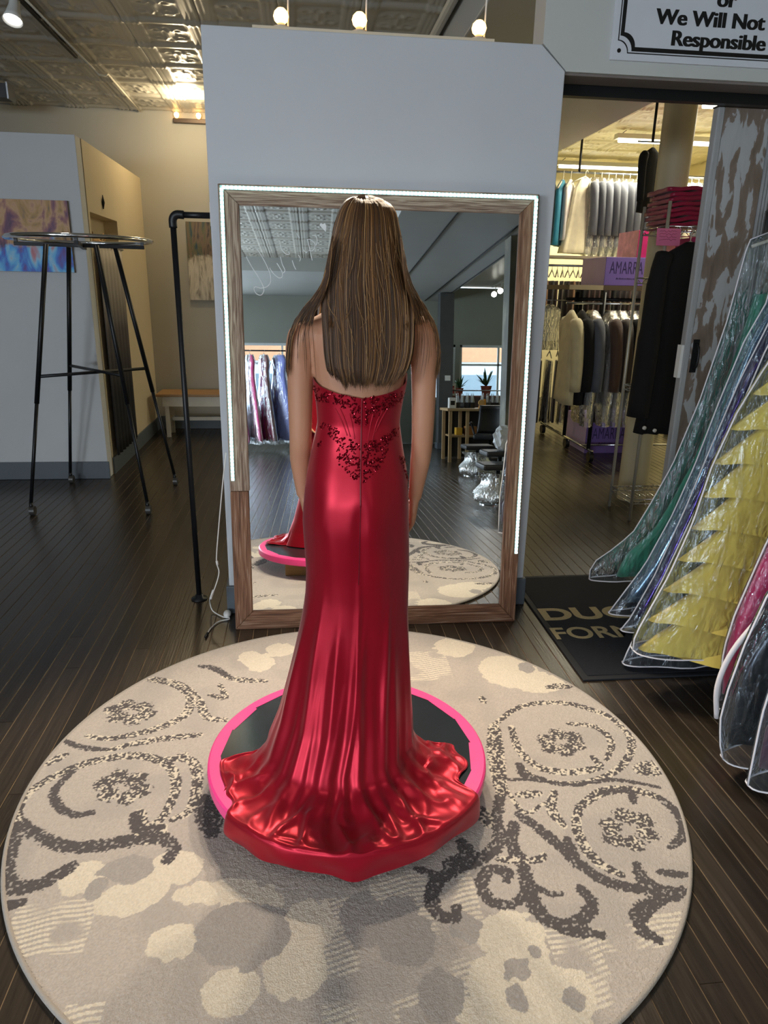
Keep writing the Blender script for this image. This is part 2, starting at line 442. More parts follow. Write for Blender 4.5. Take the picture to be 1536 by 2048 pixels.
# street front with windows, seen in the mirror; the leftmost is added, unseen
wins = [(-2.3, 1.05), (2.55, 3.08), (3.18, 4.9), (-5.4, -2.5)]
ZW0, ZW1 = 0.95, 2.12
mb = MB()
cuts = sorted(wins)
xx = XL
for a, b in cuts:
    mb.box2((xx, WALL_STREET-0.12, 0), (a, WALL_STREET, HC)); xx = b
    mb.box2((a, WALL_STREET-0.12, 0), (b, WALL_STREET, ZW0)); mb.box2((a, WALL_STREET-0.12, ZW1), (b, WALL_STREET, HC))
mb.box2((xx, WALL_STREET-0.12, 0), (XR, WALL_STREET, HC))
struct('wall_street', mb, M_STREET)
M_WINFR = mat('window_frame_white', rgb(205, 212, 212), 0.5)
M_GLASS = film_mat('window_glass', (0.9, 0.95, 1), 0.02, 3, 0.02)
for k, (a, b) in enumerate(wins):
    w = struct('window_%d' % (k+1), MB().box2((a, WALL_STREET-0.10, ZW0), (b, WALL_STREET-0.02, ZW0+0.05)).box2((a, WALL_STREET-0.10, ZW1-0.05), (b, WALL_STREET-0.02, ZW1))
               .box2((a, WALL_STREET-0.10, ZW0), (a+0.05, WALL_STREET-0.02, ZW1)).box2((b-0.05, WALL_STREET-0.10, ZW0), (b, WALL_STREET-0.02, ZW1))
               .box2((a+0.05, WALL_STREET-0.09, 1.68), (b-0.05, WALL_STREET-0.03, 1.72)), M_WINFR)
    n = max(1, int(round((b-a)/0.85)))
    for q in range(n):
        x0, x1 = a+(b-a)*q/n, a+(b-a)*(q+1)/n
        if q: MB().box2((x0-0.02, WALL_STREET-0.09, ZW0), (x0+0.02, WALL_STREET-0.03, ZW1)).build('mullion', M_WINFR, w)
        for z0, z1 in ((ZW0+0.05, 1.68), (1.72, ZW1-0.05)):
            MB().box2((x0+0.03, WALL_STREET-0.065, z0), (x1-0.03, WALL_STREET-0.060, z1)).build('pane', M_GLASS, w)

w = struct('window_5', MB().box2((XL-0.08, -5.45, 0.9), (XL-0.02, -2.55, 0.95)).box2((XL-0.08, -5.45, 2.25), (XL-0.02, -2.55, 2.3)).box2((XL-0.08, -5.45, 0.95), (XL-0.02, -5.40, 2.25)).box2((XL-0.08, -2.60, 0.95), (XL-0.02, -2.55, 2.25)), M_WINFR)  # unseen window added to let more daylight in
for q in range(3): MB().box2((XL-0.055, -5.39+0.94*q, 0.96), (XL-0.050, -4.50+0.94*q, 2.24)).build('pane', M_GLASS, w)
for q in range(2): MB().box2((XL-0.075, -4.49+0.94*q, 0.95), (XL-0.03, -4.46+0.94*q, 2.25)).build('mullion', M_WINFR, w)
# ================================================================== leaning mirror with a reclaimed wood frame
MU0, MU1, MV = -0.342, 1.051, 2.012
GU0, GU1, GV0, GV1 = -0.257, 0.968, 0.092, 1.930
M_OLDWHITE = ramp_mat('flaked_white_wood', [(0.25, rgb(92, 70, 56)), (0.44, rgb(126, 104, 88)), (0.54, rgb(158, 140, 122)), (0.75, rgb(186, 172, 154))],
                      3.0, (1, 1, 1), 0.7, 9, 0.6, None, 0.8)
M_OLDBROWN = ramp_mat('flaked_brown_wood', [(0.25, rgb(66, 42, 28)), (0.45, rgb(112, 76, 52)), (0.60, rgb(138, 102, 76)), (0.74, rgb(176, 156, 138))],
                      2.5, (1, 1, 1), 0.65, 9, 0.6, None, 0.8)
def wood_dir(base, name, horizontal):
    m = base.copy(); m.name = name
    for n in m.node_tree.nodes:
        if n.type == 'MAPPING': n.inputs['Scale'].default_value = (2, 30, 46) if horizontal else (46, 30, 2)
    return m
OW_H, OW_V = wood_dir(M_OLDWHITE, 'flaked_white_rail', True), wood_dir(M_OLDWHITE, 'flaked_white_stile', False)
OB_H, OB_V = wood_dir(M_OLDBROWN, 'flaked_brown_rail', True), wood_dir(M_OLDBROWN, 'flaked_brown_stile', False)
M_MIRROR = mat('silvered_glass', (0.86, 0.90, 0.90), 0.0, 1.0, var=0.0)
mirror = thing('standing_mirror', 'tall mirror in a flaking reclaimed wood frame leaning on the white partition', 'mirror', (0, MY0, 0.0))
mirror.rotation_euler = (-MTH, 0, R(-0.5))
def quadbar(poly, d0, d1):                  # polygon in (u, v); front at local y = d0
    return MB().prism(poly, d0, d1)
FD = 0.042
quadbar([(MU0, MV), (MU1, MV), (GU1, GV1), (GU0, GV1)][::-1], 0, FD).build('top_rail', OW_H, mirror, bevel=0.004)
quadbar([(MU0, 0), (MU1, 0), (GU1, GV0), (GU0, GV0)], 0, FD).build('bottom_rail', OB_H, mirror, bevel=0.004)
quadbar([(MU1, 0), (MU1, MV), (GU1, GV1), (GU1, GV0)], 0, FD).build('stile', OB_V, mirror, bevel=0.004)
jv = 0.69
quadbar([(MU0, MV), (MU0, jv), (GU0+0.004, jv), (GU0, GV1)], -0.006, FD).build('stile', OW_V, mirror, bevel=0.004)
quadbar([(MU0, 0), (MU0, jv-0.002), (GU0, jv-0.002), (GU0, GV0)], 0, FD).build('stile', OB_V, mirror, bevel=0.004)
# a thin inner moulding, the glass, the backing
quadbar([(GU0-0.006, GV0-0.006), (GU1+0.006, GV0-0.006), (GU1+0.006, GV1+0.006), (GU0-0.006, GV1+0.006)], 0.012, 0.018).build('glass', M_MIRROR, mirror)
quadbar([(MU0+0.02, 0.02), (MU1-0.02, 0.02), (MU1-0.02, MV-0.02), (MU0+0.02, MV-0.02)], FD+0.0005, FD+0.006).build('backing', mat('hardboard', rgb(120, 95, 70), 0.8), mirror)
# handwriting and a heart on the glass
M_PAINT = mat('white_paint_pen', rgb(225, 232, 235), 0.6, emit=None)
mir_inv = Matrix.Translation((0, MY0, 0)) @ Matrix.Rotation(-MTH, 4, 'X'); mir_inv.invert()
def glass_pt(cx, cy):
    p = mir_inv @ Vector(pm(480+cx/5.486, 400+cy/5.486)); return (p.x, 0.0105, p.z)
strokes = [[(65,620),(80,650),(130,740),(190,830),(240,920),(258,990),(230,1040),(180,1030),(150,980),(165,950),(220,965),(290,950),(330,900),(330,820),(300,740),(260,660),(220,590),(180,530)],
 [(320,740),(360,800),(420,850),(460,840),(460,790),(420,720),(400,690)], [(440,620),(460,700),(490,770),(470,800)], [(440,480),(450,530),(500,590),(540,590),(530,560)],
 [(570,660),(590,720),(610,760)], [(640,600),(660,640),(650,670)], [(690,540),(725,575),(735,560)], [(740,430),(760,520),(790,660)],
 [(730,430),(770,430),(820,480),(800,550),(750,550)], [(790,390),(830,390),(845,450),(830,500)], [(620,360),(650,415)]]
mb = MB()
for st in strokes: mb.tube(bez([glass_pt(*p) for p in st], 5), 0.0016, 5)
mb.build('handwriting', M_PAINT, mirror)
hp = [glass_pt(*p) for p in ((870,270),(885,248),(905,262),(930,250),(944,285),(941,345),(905,312))]
MB().prism([(p[0], p[2]) for p in hp], 0.0095, 0.0115).build('heart', M_PAINT, mirror)

# LED strip round the outside of the frame: top, both sides
M_LED = mat('led_glow', (0.8, 1, 0.97), 0.4, emit=(0.72, 1.0, 0.95), es=6.0)
M_LEDTAPE = mat('led_tape_white', rgb(150, 186, 182), 0.6)
mb = MB()
lo = 0.016
vL, vR = 0.74, 0.36
mb.box2((MU0+lo-0.008, -0.006, MV-lo-0.008), (MU1-lo+0.008, -0.0065+0.0055, MV-lo+0.008))
mb.box2((MU0+lo-0.008, -0.012, vL), (MU0+lo+0.008, -0.0065, MV-lo-0.008))
mb.box2((MU1-lo-0.008, -0.006, vR), (MU1-lo+0.008, -0.001, MV-lo-0.008))
led = tag(mb.build('led_strip', M_LEDTAPE, mirror), 'glowing cool white LED strip')
_lm = MB().box((0, 0, 0), (0.0095, 0.006, 0.012)).mesh('led', M_LED)
n = 80
for i in range(n): qobj('led', _lm, led, (MU0+lo+(MU1-MU0-2*lo)*(i+0.5)/n, -0.009, MV-lo), rot=(0, R(6), 0))
k = int((MV-lo-vL)/0.0172)
for i in range(k): qobj('led', _lm, led, (MU0+lo, -0.015, vL+0.008+i*0.0172), rot=(0, R(90), 0))
k = int((MV-lo-vR)/0.0172)
for i in range(k): qobj('led', _lm, led, (MU1-lo, -0.009, vR+0.008+i*0.0172), rot=(0, R(90), 0))
# its lead: down the left side to a driver, plug end on the floor
def lead_pt(x, y, Y): return tuple(py(x, y, Y))
cord = thing('power_lead', 'thin white power lead trailing from the LED strip to the floor', 'cord', tuple(pz(432, 1245, 0)))
c0 = cord.location
def cl(pts): return [tuple(Vector(p)-Vector(c0)) for p in pts]
pts = [lead_pt(452, 905, 3.24), lead_pt(446, 960, 3.26), lead_pt(437, 1060, 3.28), lead_pt(433, 1120, 3.29), lead_pt(438, 1145, 3.29), lead_pt(430, 1175, 3.28), lead_pt(421, 1195, 3.27)]
pts += [tuple(pz(420, 1205, 0.06)), tuple(pz(426, 1222, 0.012)), tuple(pz(447, 1234, 0.008)), tuple(pz(460, 1236, 0.006))]
MB().tube(cl(bez(pts, 6)), 0.0032, 6).build('lead', M_WHITEP, cord, True)
pts2 = [tuple(pz(460, 1238, 0.006)), tuple(pz(438, 1243, 0.006)), tuple(pz(422, 1256, 0.006)), tuple(pz(414, 1268, 0.006))]
MB().tube(cl(bez(pts2, 6)), 0.0032, 6).build('lead', M_WHITEP, cord, True)
MB().tube(cl([lead_pt(433.5, 1122, 3.288), lead_pt(435, 1130, 3.288)]), 0.006, 8).build('connector', M_WHITEP, cord, True)
MB().tube(cl([lead_pt(427, 1180, 3.278), lead_pt(421, 1198, 3.268)]), 0.0065, 8).build('switch', M_WHITEP, cord, True)
e0, e1 = pz(415, 1266, 0.008), pz(411, 1274, 0.008)
MB().tube(cl([tuple(e0), tuple(e1)]), 0.006, 8).build('plug', M_BLACKPLASTIC, cord, True)
a0 = pz(455, 1234, 0.0)
MB().sphere(tuple(Vector((a0[0], a0[1], 0.018))-Vector(c0)), (0.02, 0.03, 0.018)).build('adapter', M_WHITEP, cord, True)

# ================================================================== three bare bulbs on the partition
M_BULB = mat('bulb_glow', (1, 0.8, 0.5), 0.3, emit=(1.0, 0.52, 0.16), es=6.0)
M_BRASS = mat('socket_white', rgb(220, 205, 180), 0.4)
struct('trim_8', MB().box2((-0.18, WP+0.01, PZ), (0.83, WP+0.07, PZ+0.012)), M_BRASS)
for bx, by, bl in ((562, 36, 'glowing warm bulb on the partition top, nearest the loose wire end'), (719, 44, 'glowing warm bulb on the partition top, between two other bulbs'),
                  (958, 60, 'glowing warm bulb on the partition top, nearest the warning sign')):
    p = py(bx, by, WP+0.04)
    t = thing('bulb_lamp', bl, 'lamp', (p[0], WP+0.04, PZ+0.0125), group='bulbs along the partition top')
    MB().lathe([(0.032, 0), (0.032, 0.006), (0.016, 0.009), (0.015, 0.022)], 16).build('socket', M_BRASS, t, True)
    zc = p[2]-PZ-0.0125+0.006
    MB().lathe([(0.012, 0.022), (0.014, zc-0.028), (0.027, zc-0.016), (0.032, zc), (0.027, zc+0.016), (0.015, zc+0.028), (0.002, zc+0.032)], 18).build('bulb', M_BULB, t, True)
    MB().tube([(0.028, 0.02, 0), (0.030, 0.02, 0.12), (0.036, 0.02, 0.30)], 0.004, 6).build('stem', M_WHITEP, t)
    light('SPOT', 'bulb_light', (p[0], WP-0.06, p[2]+0.02), 122, (1.0, 0.84, 0.64), target=(0.15, 1.25, 0.0), spot_size=R(78), spot_blend=0.6, shadow_soft_size=0.05)

# ================================================================== round rug
RUG = (0.155, 2.055, 1.075)
rug = thing('round_rug', 'large round grey and cream rug with dark scrolls and flowers', 'rug', (RUG[0], RUG[1], 0))
def rug_xy(off, c):
    p = pz(off[0]+c[0]/2, off[1]+c[1]/2, 0.012); return (p[0]-RUG[0], p[1]-RUG[1])
OL, OR_ = (0, 1240), (768, 1240)
def wpx(off, c, w):                         # stroke width in metres
    a = pz(off[0]+c[0]/2, off[1]+c[1]/2, 0.012); b = pz(off[0]+c[0]/2+w/2, off[1]+c[1]/2, 0.012)
    return abs(b[0]-a[0])
STR = []   # (points, width, kind)
def S(off, kind, w, *pts): STR.append((off, kind, w, pts))
S(OL,'D',52,(75,800),(130,850),(240,900),(350,910),(480,890),(600,870),(660,880),(695,915),(672,960))
S(OL,'D',55,(70,810),(45,920),(20,1010),(60,1070),(150,1060),(230,1020),(290,985))
S(OL,'S',30,(75,800),(80,740),(130,680),(230,620),(360,570),(500,545),(600,550),(680,590),(705,660),(680,740),(640,800),(560,850))
S(OL,'D',30,(300,600),(220,680),(230,740),(290,780),(370,770))
S(OL,'D',24,(250,480),(330,510),(440,520)); S(OL,'S',26,(440,520),(560,490),(700,470),(800,460))
S(OL,'S',26,(350,465),(430,475),(530,460),(640,430),(740,380),(760,310),(700,260),(600,240))
S(OL,'S',26,(620,235),(720,260),(790,320),(830,390),(900,400)); S(OL,'D',24,(800,185),(860,195),(920,230))
S(OL,'S',24,(900,230),(960,240),(1060,245)); S(OL,'S',20,(840,300),(900,310),(880,260))
S(OL,'S',30,(190,575),(260,540)); S(OL,'D',40,(0,1150),(90,1130)); S(OL,'D',40,(-20,1220),(25,1225))
S(OL,'D',70,(815,720),(850,850)); S(OL,'S',40,(560,770),(560,850)); S(OL,'S',30,(740,540),(700,560))  # first dark stroke: shade beside the platform painted into the pile
S(OL,'S',30,(640,560),(760,560),(790,640),(760,760),(690,800))
S(OL,'D',46,(540,780),(560,840),(640,830))
S(OR_,'S',32,(780,750),(870,690),(990,680),(1100,710)); S(OR_,'D',34,(1100,710),(1180,780),(1200,850),(1150,910))
S(OR_,'S',30,(780,750),(770,830),(810,920),(870,980),(950,1020)); S(OR_,'D',30,(870,690),(980,685),(1000,730))
S(OR_,'S',22,(440,420),(540,350),(680,330),(800,350),(920,400),(990,480),(970,560),(900,620),(780,655),(620,640),(540,580))
S(OR_,'S',26,(510,430),(540,520),(620,590),(740,610),(860,590),(835,550)); S(OR_,'S',20,(740,415),(850,430),(910,490),(890,560))
S(OR_,'D',18,(470,640),(600,640),(750,660),(900,640),(1000,650),(1100,670))
S(OR_,'D',44,(540,780),(640,850),(730,930),(800,990),(900,1050),(1050,1080),(1200,1085)); S(OR_,'D',40,(1010,980),(1040,1040),(1120,1080)); S(OR_,'D',40,(730,880),(760,960))
S(OR_,'D',52,(1200,1085),(1080,1130),(1020,1180),(1035,1240),(1095,1280))
S(OR_,'D',50,(520,820),(510,900),(550,960),(570,1040),(590,1120),(640,1190),(720,1220),(800,1190),(830,1130),(790,1080))
S(OR_,'D',45,(640,1200),(740,1240),(870,1260)); S(OR_,'D',40,(570,1100),(500,1140),(420,1120),(390,1050),(430,1000),(495,1010),(490,1040))
S(OR_,'S',25,(540,965),(620,960),(640,940)); S(OR_,'D',25,(600,1060),(660,1095),(710,1095)); S(OR_,'S',25,(460,960),(540,960))
S(OR_,'D',46,(470,690),(450,800),(465,880),(400,950),(300,990),(220,1040),(190,1110),(220,1180),(280,1190),(292,1155)); S(OR_,'D',30,(130,995),(230,1030))
S(OR_,'S',45,(440,430),(450,560),(470,690)); S(OR_,'S',30,(680,690),(670,760),(720,825)); S(OR_,'S',30,(540,700),(620,695)); S(OR_,'S',15,(470,650),(560,770),(640,735))
S(OR_,'D',32,(540,580),(565,625),(640,640)); S(OR_,'S',60,(1030,600),(1100,590)); S(OR_,'D',30,(1100,1010),(1215,1020)); S(OR_,'S',20,(390,310),(400,330)); S(OR_,'S',30,(660,270),(760,260))
S(OR_,'D',50,(310,890),(330,940),(250,980)); S(OR_,'S',40,(390,760),(420,820))
BL = []    # blobs (off, kind, cx, cy, rx, ry)
def B(off, kind, *rows):
    for r_ in rows: BL.append((off, kind)+r_)
B(OL,'C',(860,1090,170,48),(690,1290,105,70),(920,1490,115,95),(1180,1400,130,115),(1235,1220,105,105),(1010,1130,130,70),(330,1035,90,60),(500,1120,120,62),(600,1080,70,60),(700,990,110,70),(1040,170,60,35),(1000,150,50,25),(1120,120,60,26),(610,860,70,40))
B(OL,'G',(950,1250,170,120),(1080,1250,80,100),(990,1350,60,60),(510,1000,110,50),(380,1080,40,40),(1450,1200,90,110))
B(OR_,'C',(500,205,120,62),(610,250,110,40),(280,110,80,36),(510,1270,135,100),(480,1440,150,110),(700,1500,150,110),(420,1570,150,80),(640,1610,200,80),(560,1350,100,80))
B(OR_,'G',(530,1400,62,42),(530,1520,45,60),(760,1520,40,50),(600,1330,30,26),(90,1270,120,110),(230,1500,95,100),(570,190,30,20),(330,1230,60,60),(60,1180,80,80))
STRIPES = [(OL,(80,1130),(345,1130),(330,1330),(130,1330)), (OL,(1290,1120),(1536,1100),(1536,1616),(1290,1616)), (OR_,(0,1000),(280,1000),(400,1200),(420,1480),(0,1560)),
           (OR_,(640,1240),(830,1240),(900,1560),(800,1600),(700,1400)), (OR_,(830,1230),(1160,1220),(1100,1310),(880,1330)), (OL,(280,1540),(420,1530),(400,1616),(240,1616)),
           (OR_,(100,130),(240,130),(240,240),(100,240)), (OR_,(1060,1180),(1180,1160),(1140,1260),(1080,1260))]
FLOW = [(OL,490,670,105,62),(OL,520,370,95,40),(OR_,980,840,105,78),(OR_,710,490,88,46)]
def vnoise(X, Y, s, seed):
    rs = np.random.RandomState(seed); T = rs.rand(256, 256)
    x = X*s+1000; y = Y*s+1000; i = np.floor(x).astype(int); j = np.floor(y).astype(int); u = x-i; v = y-j
    u = u*u*(3-2*u); v = v*v*(3-2*v); g = lambda a, b: T[a % 256, b % 256]
    return (g(i, j)*(1-u)+g(i+1, j)*u)*(1-v)+(g(i, j+1)*(1-u)+g(i+1, j+1)*u)*v
GN = 690
ax = np.linspace(-RUG[2], RUG[2], GN)
GX, GY = np.meshgrid(ax, ax)
fine = vnoise(GX, GY, 170, 1); fine2 = vnoise(GX, GY, 320, 2); mid = vnoise(GX, GY, 9, 3); mid2 = vnoise(GX, GY, 45, 4)
cBase, cGrey, cCream, cDark = [np.array(rgb(*c)) for c in ((190, 181, 174), (170, 164, 160), (222, 212, 196), (92, 87, 88))]
col = np.repeat(cBase[None, :], GN*GN, 0).reshape(GN, GN, 3)*(0.86+0.28*fine2[..., None])
g = np.clip((mid-0.5)*4, 0, 1)[..., None]*0.45; col = col*(1-g)+cGrey*g
def put(mask, c, a=1.0):
    global col
    mk = (mask*a)[..., None]; col = col*(1-mk)+c*(0.88+0.24*fine2[..., None])*mk
warp = (mid2-0.5)*0.02
for off, *pl in STRIPES:
    q = np.array([rug_xy(off, p) for p in pl]); x0, y0 = q.min(0); x1, y1 = q.max(0)
    m_ = ((GX > x0) & (GX < x1) & (GY > y0) & (GY < y1)).astype(float)
    m_ *= np.clip((vnoise(GX, GY, 14, 9)-0.28)*6, 0, 1)
    st = (np.sin((GY-0.16*GX+0.004*np.sin(GX*40))*2*PI/0.0165) > -0.1).astype(float)
    put(m_*st, cCream)
for off, kd, cx, cy, rx, ry_ in BL:
    c = np.array(rug_xy(off, (cx, cy))); a = np.array(rug_xy(off, (cx+rx, cy))); b = np.array(rug_xy(off, (cx, cy-ry_)))
    Rx, Ry = np.linalg.norm(a-c), np.linalg.norm(b-c)
    d = np.hypot((GX+warp-c[0])/Rx, (GY+warp-c[1])/Ry)
    put((d < 1+0.5*(fine-0.5)*0.12).astype(float), cCream if kd == 'C' else cGrey)
def seg_mask(pts, w):
    best = np.full(GX.shape, 9.0)
    for i in range(len(pts)-1):
        a, b = np.array(pts[i]), np.array(pts[i+1]); ab = b-a; L2 = max(ab @ ab, 1e-9)
        t = np.clip(((GX-a[0])*ab[0]+(GY-a[1])*ab[1])/L2, 0, 1)
        best = np.minimum(best, np.hypot(GX-(a[0]+t*ab[0]), GY-(a[1]+t*ab[1]))/(w[i]*(1-t)+w[i+1]*t))
    return best
for off, kd, w, pts in STR:
    cp = bez(pts, 4); P = [rug_xy(off, c) for c in cp]; k = len(P)
    ws = [wpx(off, cp[i], w)*0.66*(0.5+0.5*math.sin(PI*(0.12+0.76*i/max(1, k-1)))) for i in range(k)]
    d = seg_mask(P, ws)+(fine-0.5)*0.7
    if kd == 'D':
        put((d < 1).astype(float), cDark); put(((d < 1.0) & (fine > 0.8)).astype(float), cGrey)
    else:
        put((d < 1.35).astype(float)*(fine > 0.58), cCream); put((d < 1.05).astype(float)*(fine < 0.55), cDark)
for off, cx, cy, rx, ry_ in FLOW:
    for a in range(6):
        t = a*PI/3+0.3
        c = np.array(rug_xy(off, (cx+rx*0.72*math.cos(t), cy+ry_*0.72*math.sin(t))))
        e = np.array(rug_xy(off, (cx+rx*0.72*math.cos(t)+rx*0.40, cy+ry_*0.72*math.sin(t)))); rr = np.linalg.norm(e-c)
        d = np.hypot(GX-c[0], GY-c[1])/rr+(fine-0.5)*0.8
        put((d < 1.12).astype(float)*(fine > 0.66), cCream); put((d < 0.95).astype(float)*(fine < 0.62), cDark)
inside = (GX**2+GY**2) < (RUG[2]-0.006)**2
idx = -np.ones((GN, GN), int); idx[inside] = np.arange(inside.sum())
zz = 0.0118+0.0016*fine+0.0010*fine2
V3 = np.stack([GX[inside], GY[inside], zz[inside]], 1)
q = np.stack([idx[:-1, :-1], idx[:-1, 1:], idx[1:, 1:], idx[1:, :-1]], -1).reshape(-1, 4)
q = q[(q >= 0).all(1)]
me = bpy.data.meshes.new('pile'); me.vertices.add(len(V3)); me.vertices.foreach_set('co', V3.ravel())
me.loops.add(len(q)*4); me.loops.foreach_set('vertex_index', q.ravel()); me.polygons.add(len(q)); me.polygons.foreach_set('loop_start', np.arange(len(q))*4)
me.update(calc_edges=True)
at = me.attributes.new('weave', 'FLOAT_COLOR', 'POINT')
at.data.foreach_set('color', np.concatenate([col[inside], np.ones((len(V3), 1))], 1).astype(np.float32).ravel())
m = bpy.data.materials.new('rug_pile'); m.use_nodes = True; N = m.node_tree.nodes; L = m.node_tree.links
b_ = N['Principled BSDF']; b_.inputs['Roughness'].default_value = 0.95; b_.inputs['Specular IOR Level'].default_value = 0.1; b_.inputs['Sheen Weight'].default_value = 0.15
a_ = N.new('ShaderNodeAttribute'); a_.attribute_name = 'weave'; L.new(a_.outputs['Color'], b_.inputs['Base Color'])
n_ = N.new('ShaderNodeTexNoise'); n_.inputs['Scale'].default_value = 260; t_ = N.new('ShaderNodeTexCoord'); L.new(t_.outputs['Object'], n_.inputs['Vector'])
bp_ = N.new('ShaderNodeBump'); bp_.inputs['Strength'].default_value = 0.6; bp_.inputs['Distance'].default_value = 0.006
L.new(n_.outputs['Fac'], bp_.inputs['Height']); L.new(bp_.outputs[0], b_.inputs['Normal'])
me.materials.append(m)
qobj('pile', me, rug)
MB().tube([(RUG[2]*math.cos(a)*0.997, RUG[2]*math.sin(a)*0.997, 0.0078) for a in np.linspace(0, 2*PI, 180, endpoint=False)], 0.0075, 8, closed=True).build('binding', mat('rug_binding', rgb(170, 163, 156), 0.9, bump=0.4, bscale=200), rug, True)
MB().lathe([(RUG[2]-0.008, 0.001), (RUG[2]-0.008, 0.009)], 120).build('backing', mat('rug_backing', rgb(120, 115, 110), 0.95), rug)

# ================================================================== round platform with a pink taped rim
PLC = (0.130, 1.993); PLR = 0.450; PLZ = 0.150
plat = thing('display_platform', 'low round black platform with a hot pink taped rim, on the rug', 'platform', (PLC[0], PLC[1], 0.0142))
Z0 = 0.0142
M_PLTOP = mat('black_laminate', rgb(34, 40, 46), 0.20, var=0.12, vscale=5, bump=0.03, bscale=160, spec=0.6)
M_PINK = mat('hot_pink_tape', rgb(255, 72, 150), 0.38, var=0.04, vscale=10, bump=0.08, bscale=14)
M_PLY = mat('raw_plywood', rgb(168, 132, 82), 0.6, var=0.15, vscale=4, stretch=(1, 1, 14))
MB().lathe([(PLR-0.02, PLZ-Z0-0.040), (PLR-0.02, PLZ-Z0)], 64).build('top_disc', M_PLTOP, plat)
random.seed(3)
NS = 18
for i in range(NS):
    a0, a1 = 2*PI*i/NS, 2*PI*(i+1)/NS
    ri0 = PLR-0.036-0.010*random.random()
    rings = []
    for k in range(7):
        t = k/6; a = a0+(a1-a0)*t
        ri = ri0*math.cos((a1-a0)/2)/math.cos(a-(a0+a1)/2)
        prof = [(ri, 0.0012), (PLR-0.006, 0.0014), (PLR, -0.004), (PLR+0.002, -0.02), (PLR, -0.038), (PLR-0.008, -0.043), (PLR-0.03, -0.043), (PLR-0.03, -0.001), (ri, -0.001)]
        rings.append([(r_*math.cos(a), r_*math.sin(a), PLZ-Z0+z) for r_, z in prof])
    MB().loft(rings).build('rim_tape', M_PINK, plat, auto=40)
MB().box2((-0.27, -0.27, 0), (0.27, 0.27, PLZ-Z0-0.0435)).build('base', M_PLY, plat, bevel=0.004)
# ================================================================== the woman in the red gown
PB = np.array([0.155, 1.97, PLZ+0.0015])
person = thing('person', 'woman seen from behind in a strapless red satin gown with long brown hair', 'person', tuple(PB))
def W2L(p): return (p[0]-PB[0], p[1]-PB[1], p[2]-PB[2])
M_SKIN = mat('skin', rgb(182, 132, 104), 0.5, var=0.06, vscale=7, bump=0.04, bscale=120, sss=0.12)
M_LIPS = mat('lips', rgb(172, 100, 92), 0.45); M_EYE = mat('eye_white', rgb(235, 232, 228), 0.2); M_IRIS = mat('iris_brown', rgb(60, 42, 30), 0.2)
def ell(c, a, b, n=20, bf=None):
    """ring: a = half width in x, b = half depth towards the camera, bf = towards the mirror"""
    bf = b if bf is None else bf; out = []
    for j in range(n):
        t = 2*PI*j/n; s_, c_ = math.sin(t), math.cos(t)
        out.append((c[0]+a*s_, c[1]-(b if c_ > 0 else bf)*c_, c[2]))
    return out
bd = MB()
CX = 0.158
tor = [(0.86, 0.06, 0.07, 0.07), (0.92, 0.135, 0.105, 0.085), (0.98, 0.140, 0.112, 0.088), (1.06, 0.133, 0.098, 0.085), (1.14, 0.112, 0.080, 0.080), (1.21, 0.104, 0.074, 0.080),
       (1.28, 0.110, 0.078, 0.095), (1.36, 0.124, 0.086, 0.112), (1.43, 0.138, 0.088, 0.090), (1.48, 0.150, 0.078, 0.070), (1.515, 0.140, 0.062, 0.055), (1.545, 0.085, 0.050, 0.045), (1.565, 0.05, 0.045, 0.04)]
bd.loft([ell((CX, 1.97, z), a, b, 24, f_) for z, a, b, f_ in tor])
bd.loft([ell((CX, 1.972+0.012*(z-1.5)/0.14, z), a, a*0.98) for z, a in ((1.50, 0.066), (1.55, 0.053), (1.60, 0.048), (1.66, 0.050))])
HC_ = np.array([CX+0.012, 1.984, 1.704])
hd = [(-0.118, 0.020, 0.010, 0.045), (-0.108, 0.034, 0.022, 0.070), (-0.085, 0.050, 0.045, 0.084), (-0.05, 0.062, 0.072, 0.088), (-0.01, 0.069, 0.092, 0.086), (0.03, 0.072, 0.098, 0.085),
      (0.065, 0.066, 0.090, 0.074), (0.088, 0.050, 0.068, 0.055), (0.102, 0.028, 0.036, 0.030), (0.108, 0.008, 0.010, 0.010)]
bd.loft([ell((HC_[0], HC_[1], HC_[2]+z), a, b, 24, f_) for z, a, b, f_ in hd])
# nose, lips, brow, ears
bd.loft([ell((HC_[0], HC_[1]+0.084+d, HC_[2]+z), a, 0.010, 10, f_) for z, a, d, f_ in ((-0.036, 0.012, -0.004, 0.010), (-0.030, 0.014, 0.0, 0.020), (-0.015, 0.010, 0.0, 0.016), (0.01, 0.007, -0.002, 0.009), (0.02, 0.006, -0.006, 0.006))])
bd.sphere((HC_[0], HC_[1]+0.083, HC_[2]-0.058), (0.021, 0.007, 0.005)); bd.sphere((HC_[0], HC_[1]+0.080, HC_[2]-0.067), (0.017, 0.008, 0.006))
for s_ in (-1, 1):
    bd.sphere((HC_[0]+s_*0.030, HC_[1]+0.080, HC_[2]+0.016), (0.022, 0.008, 0.006))
    bd.sphere((HC_[0]+s_*0.072, HC_[1]-0.005, HC_[2]-0.012), (0.010, 0.018, 0.030))
def limb(pts, rad, n=16): bd.tube([tuple(p) for p in bez(pts, 4)], np.repeat(np.array([1.0]), 1) if False else [float(np.interp(i, np.arange(len(rad))*4, rad)) for i in range(len(bez(pts, 4)))], n)
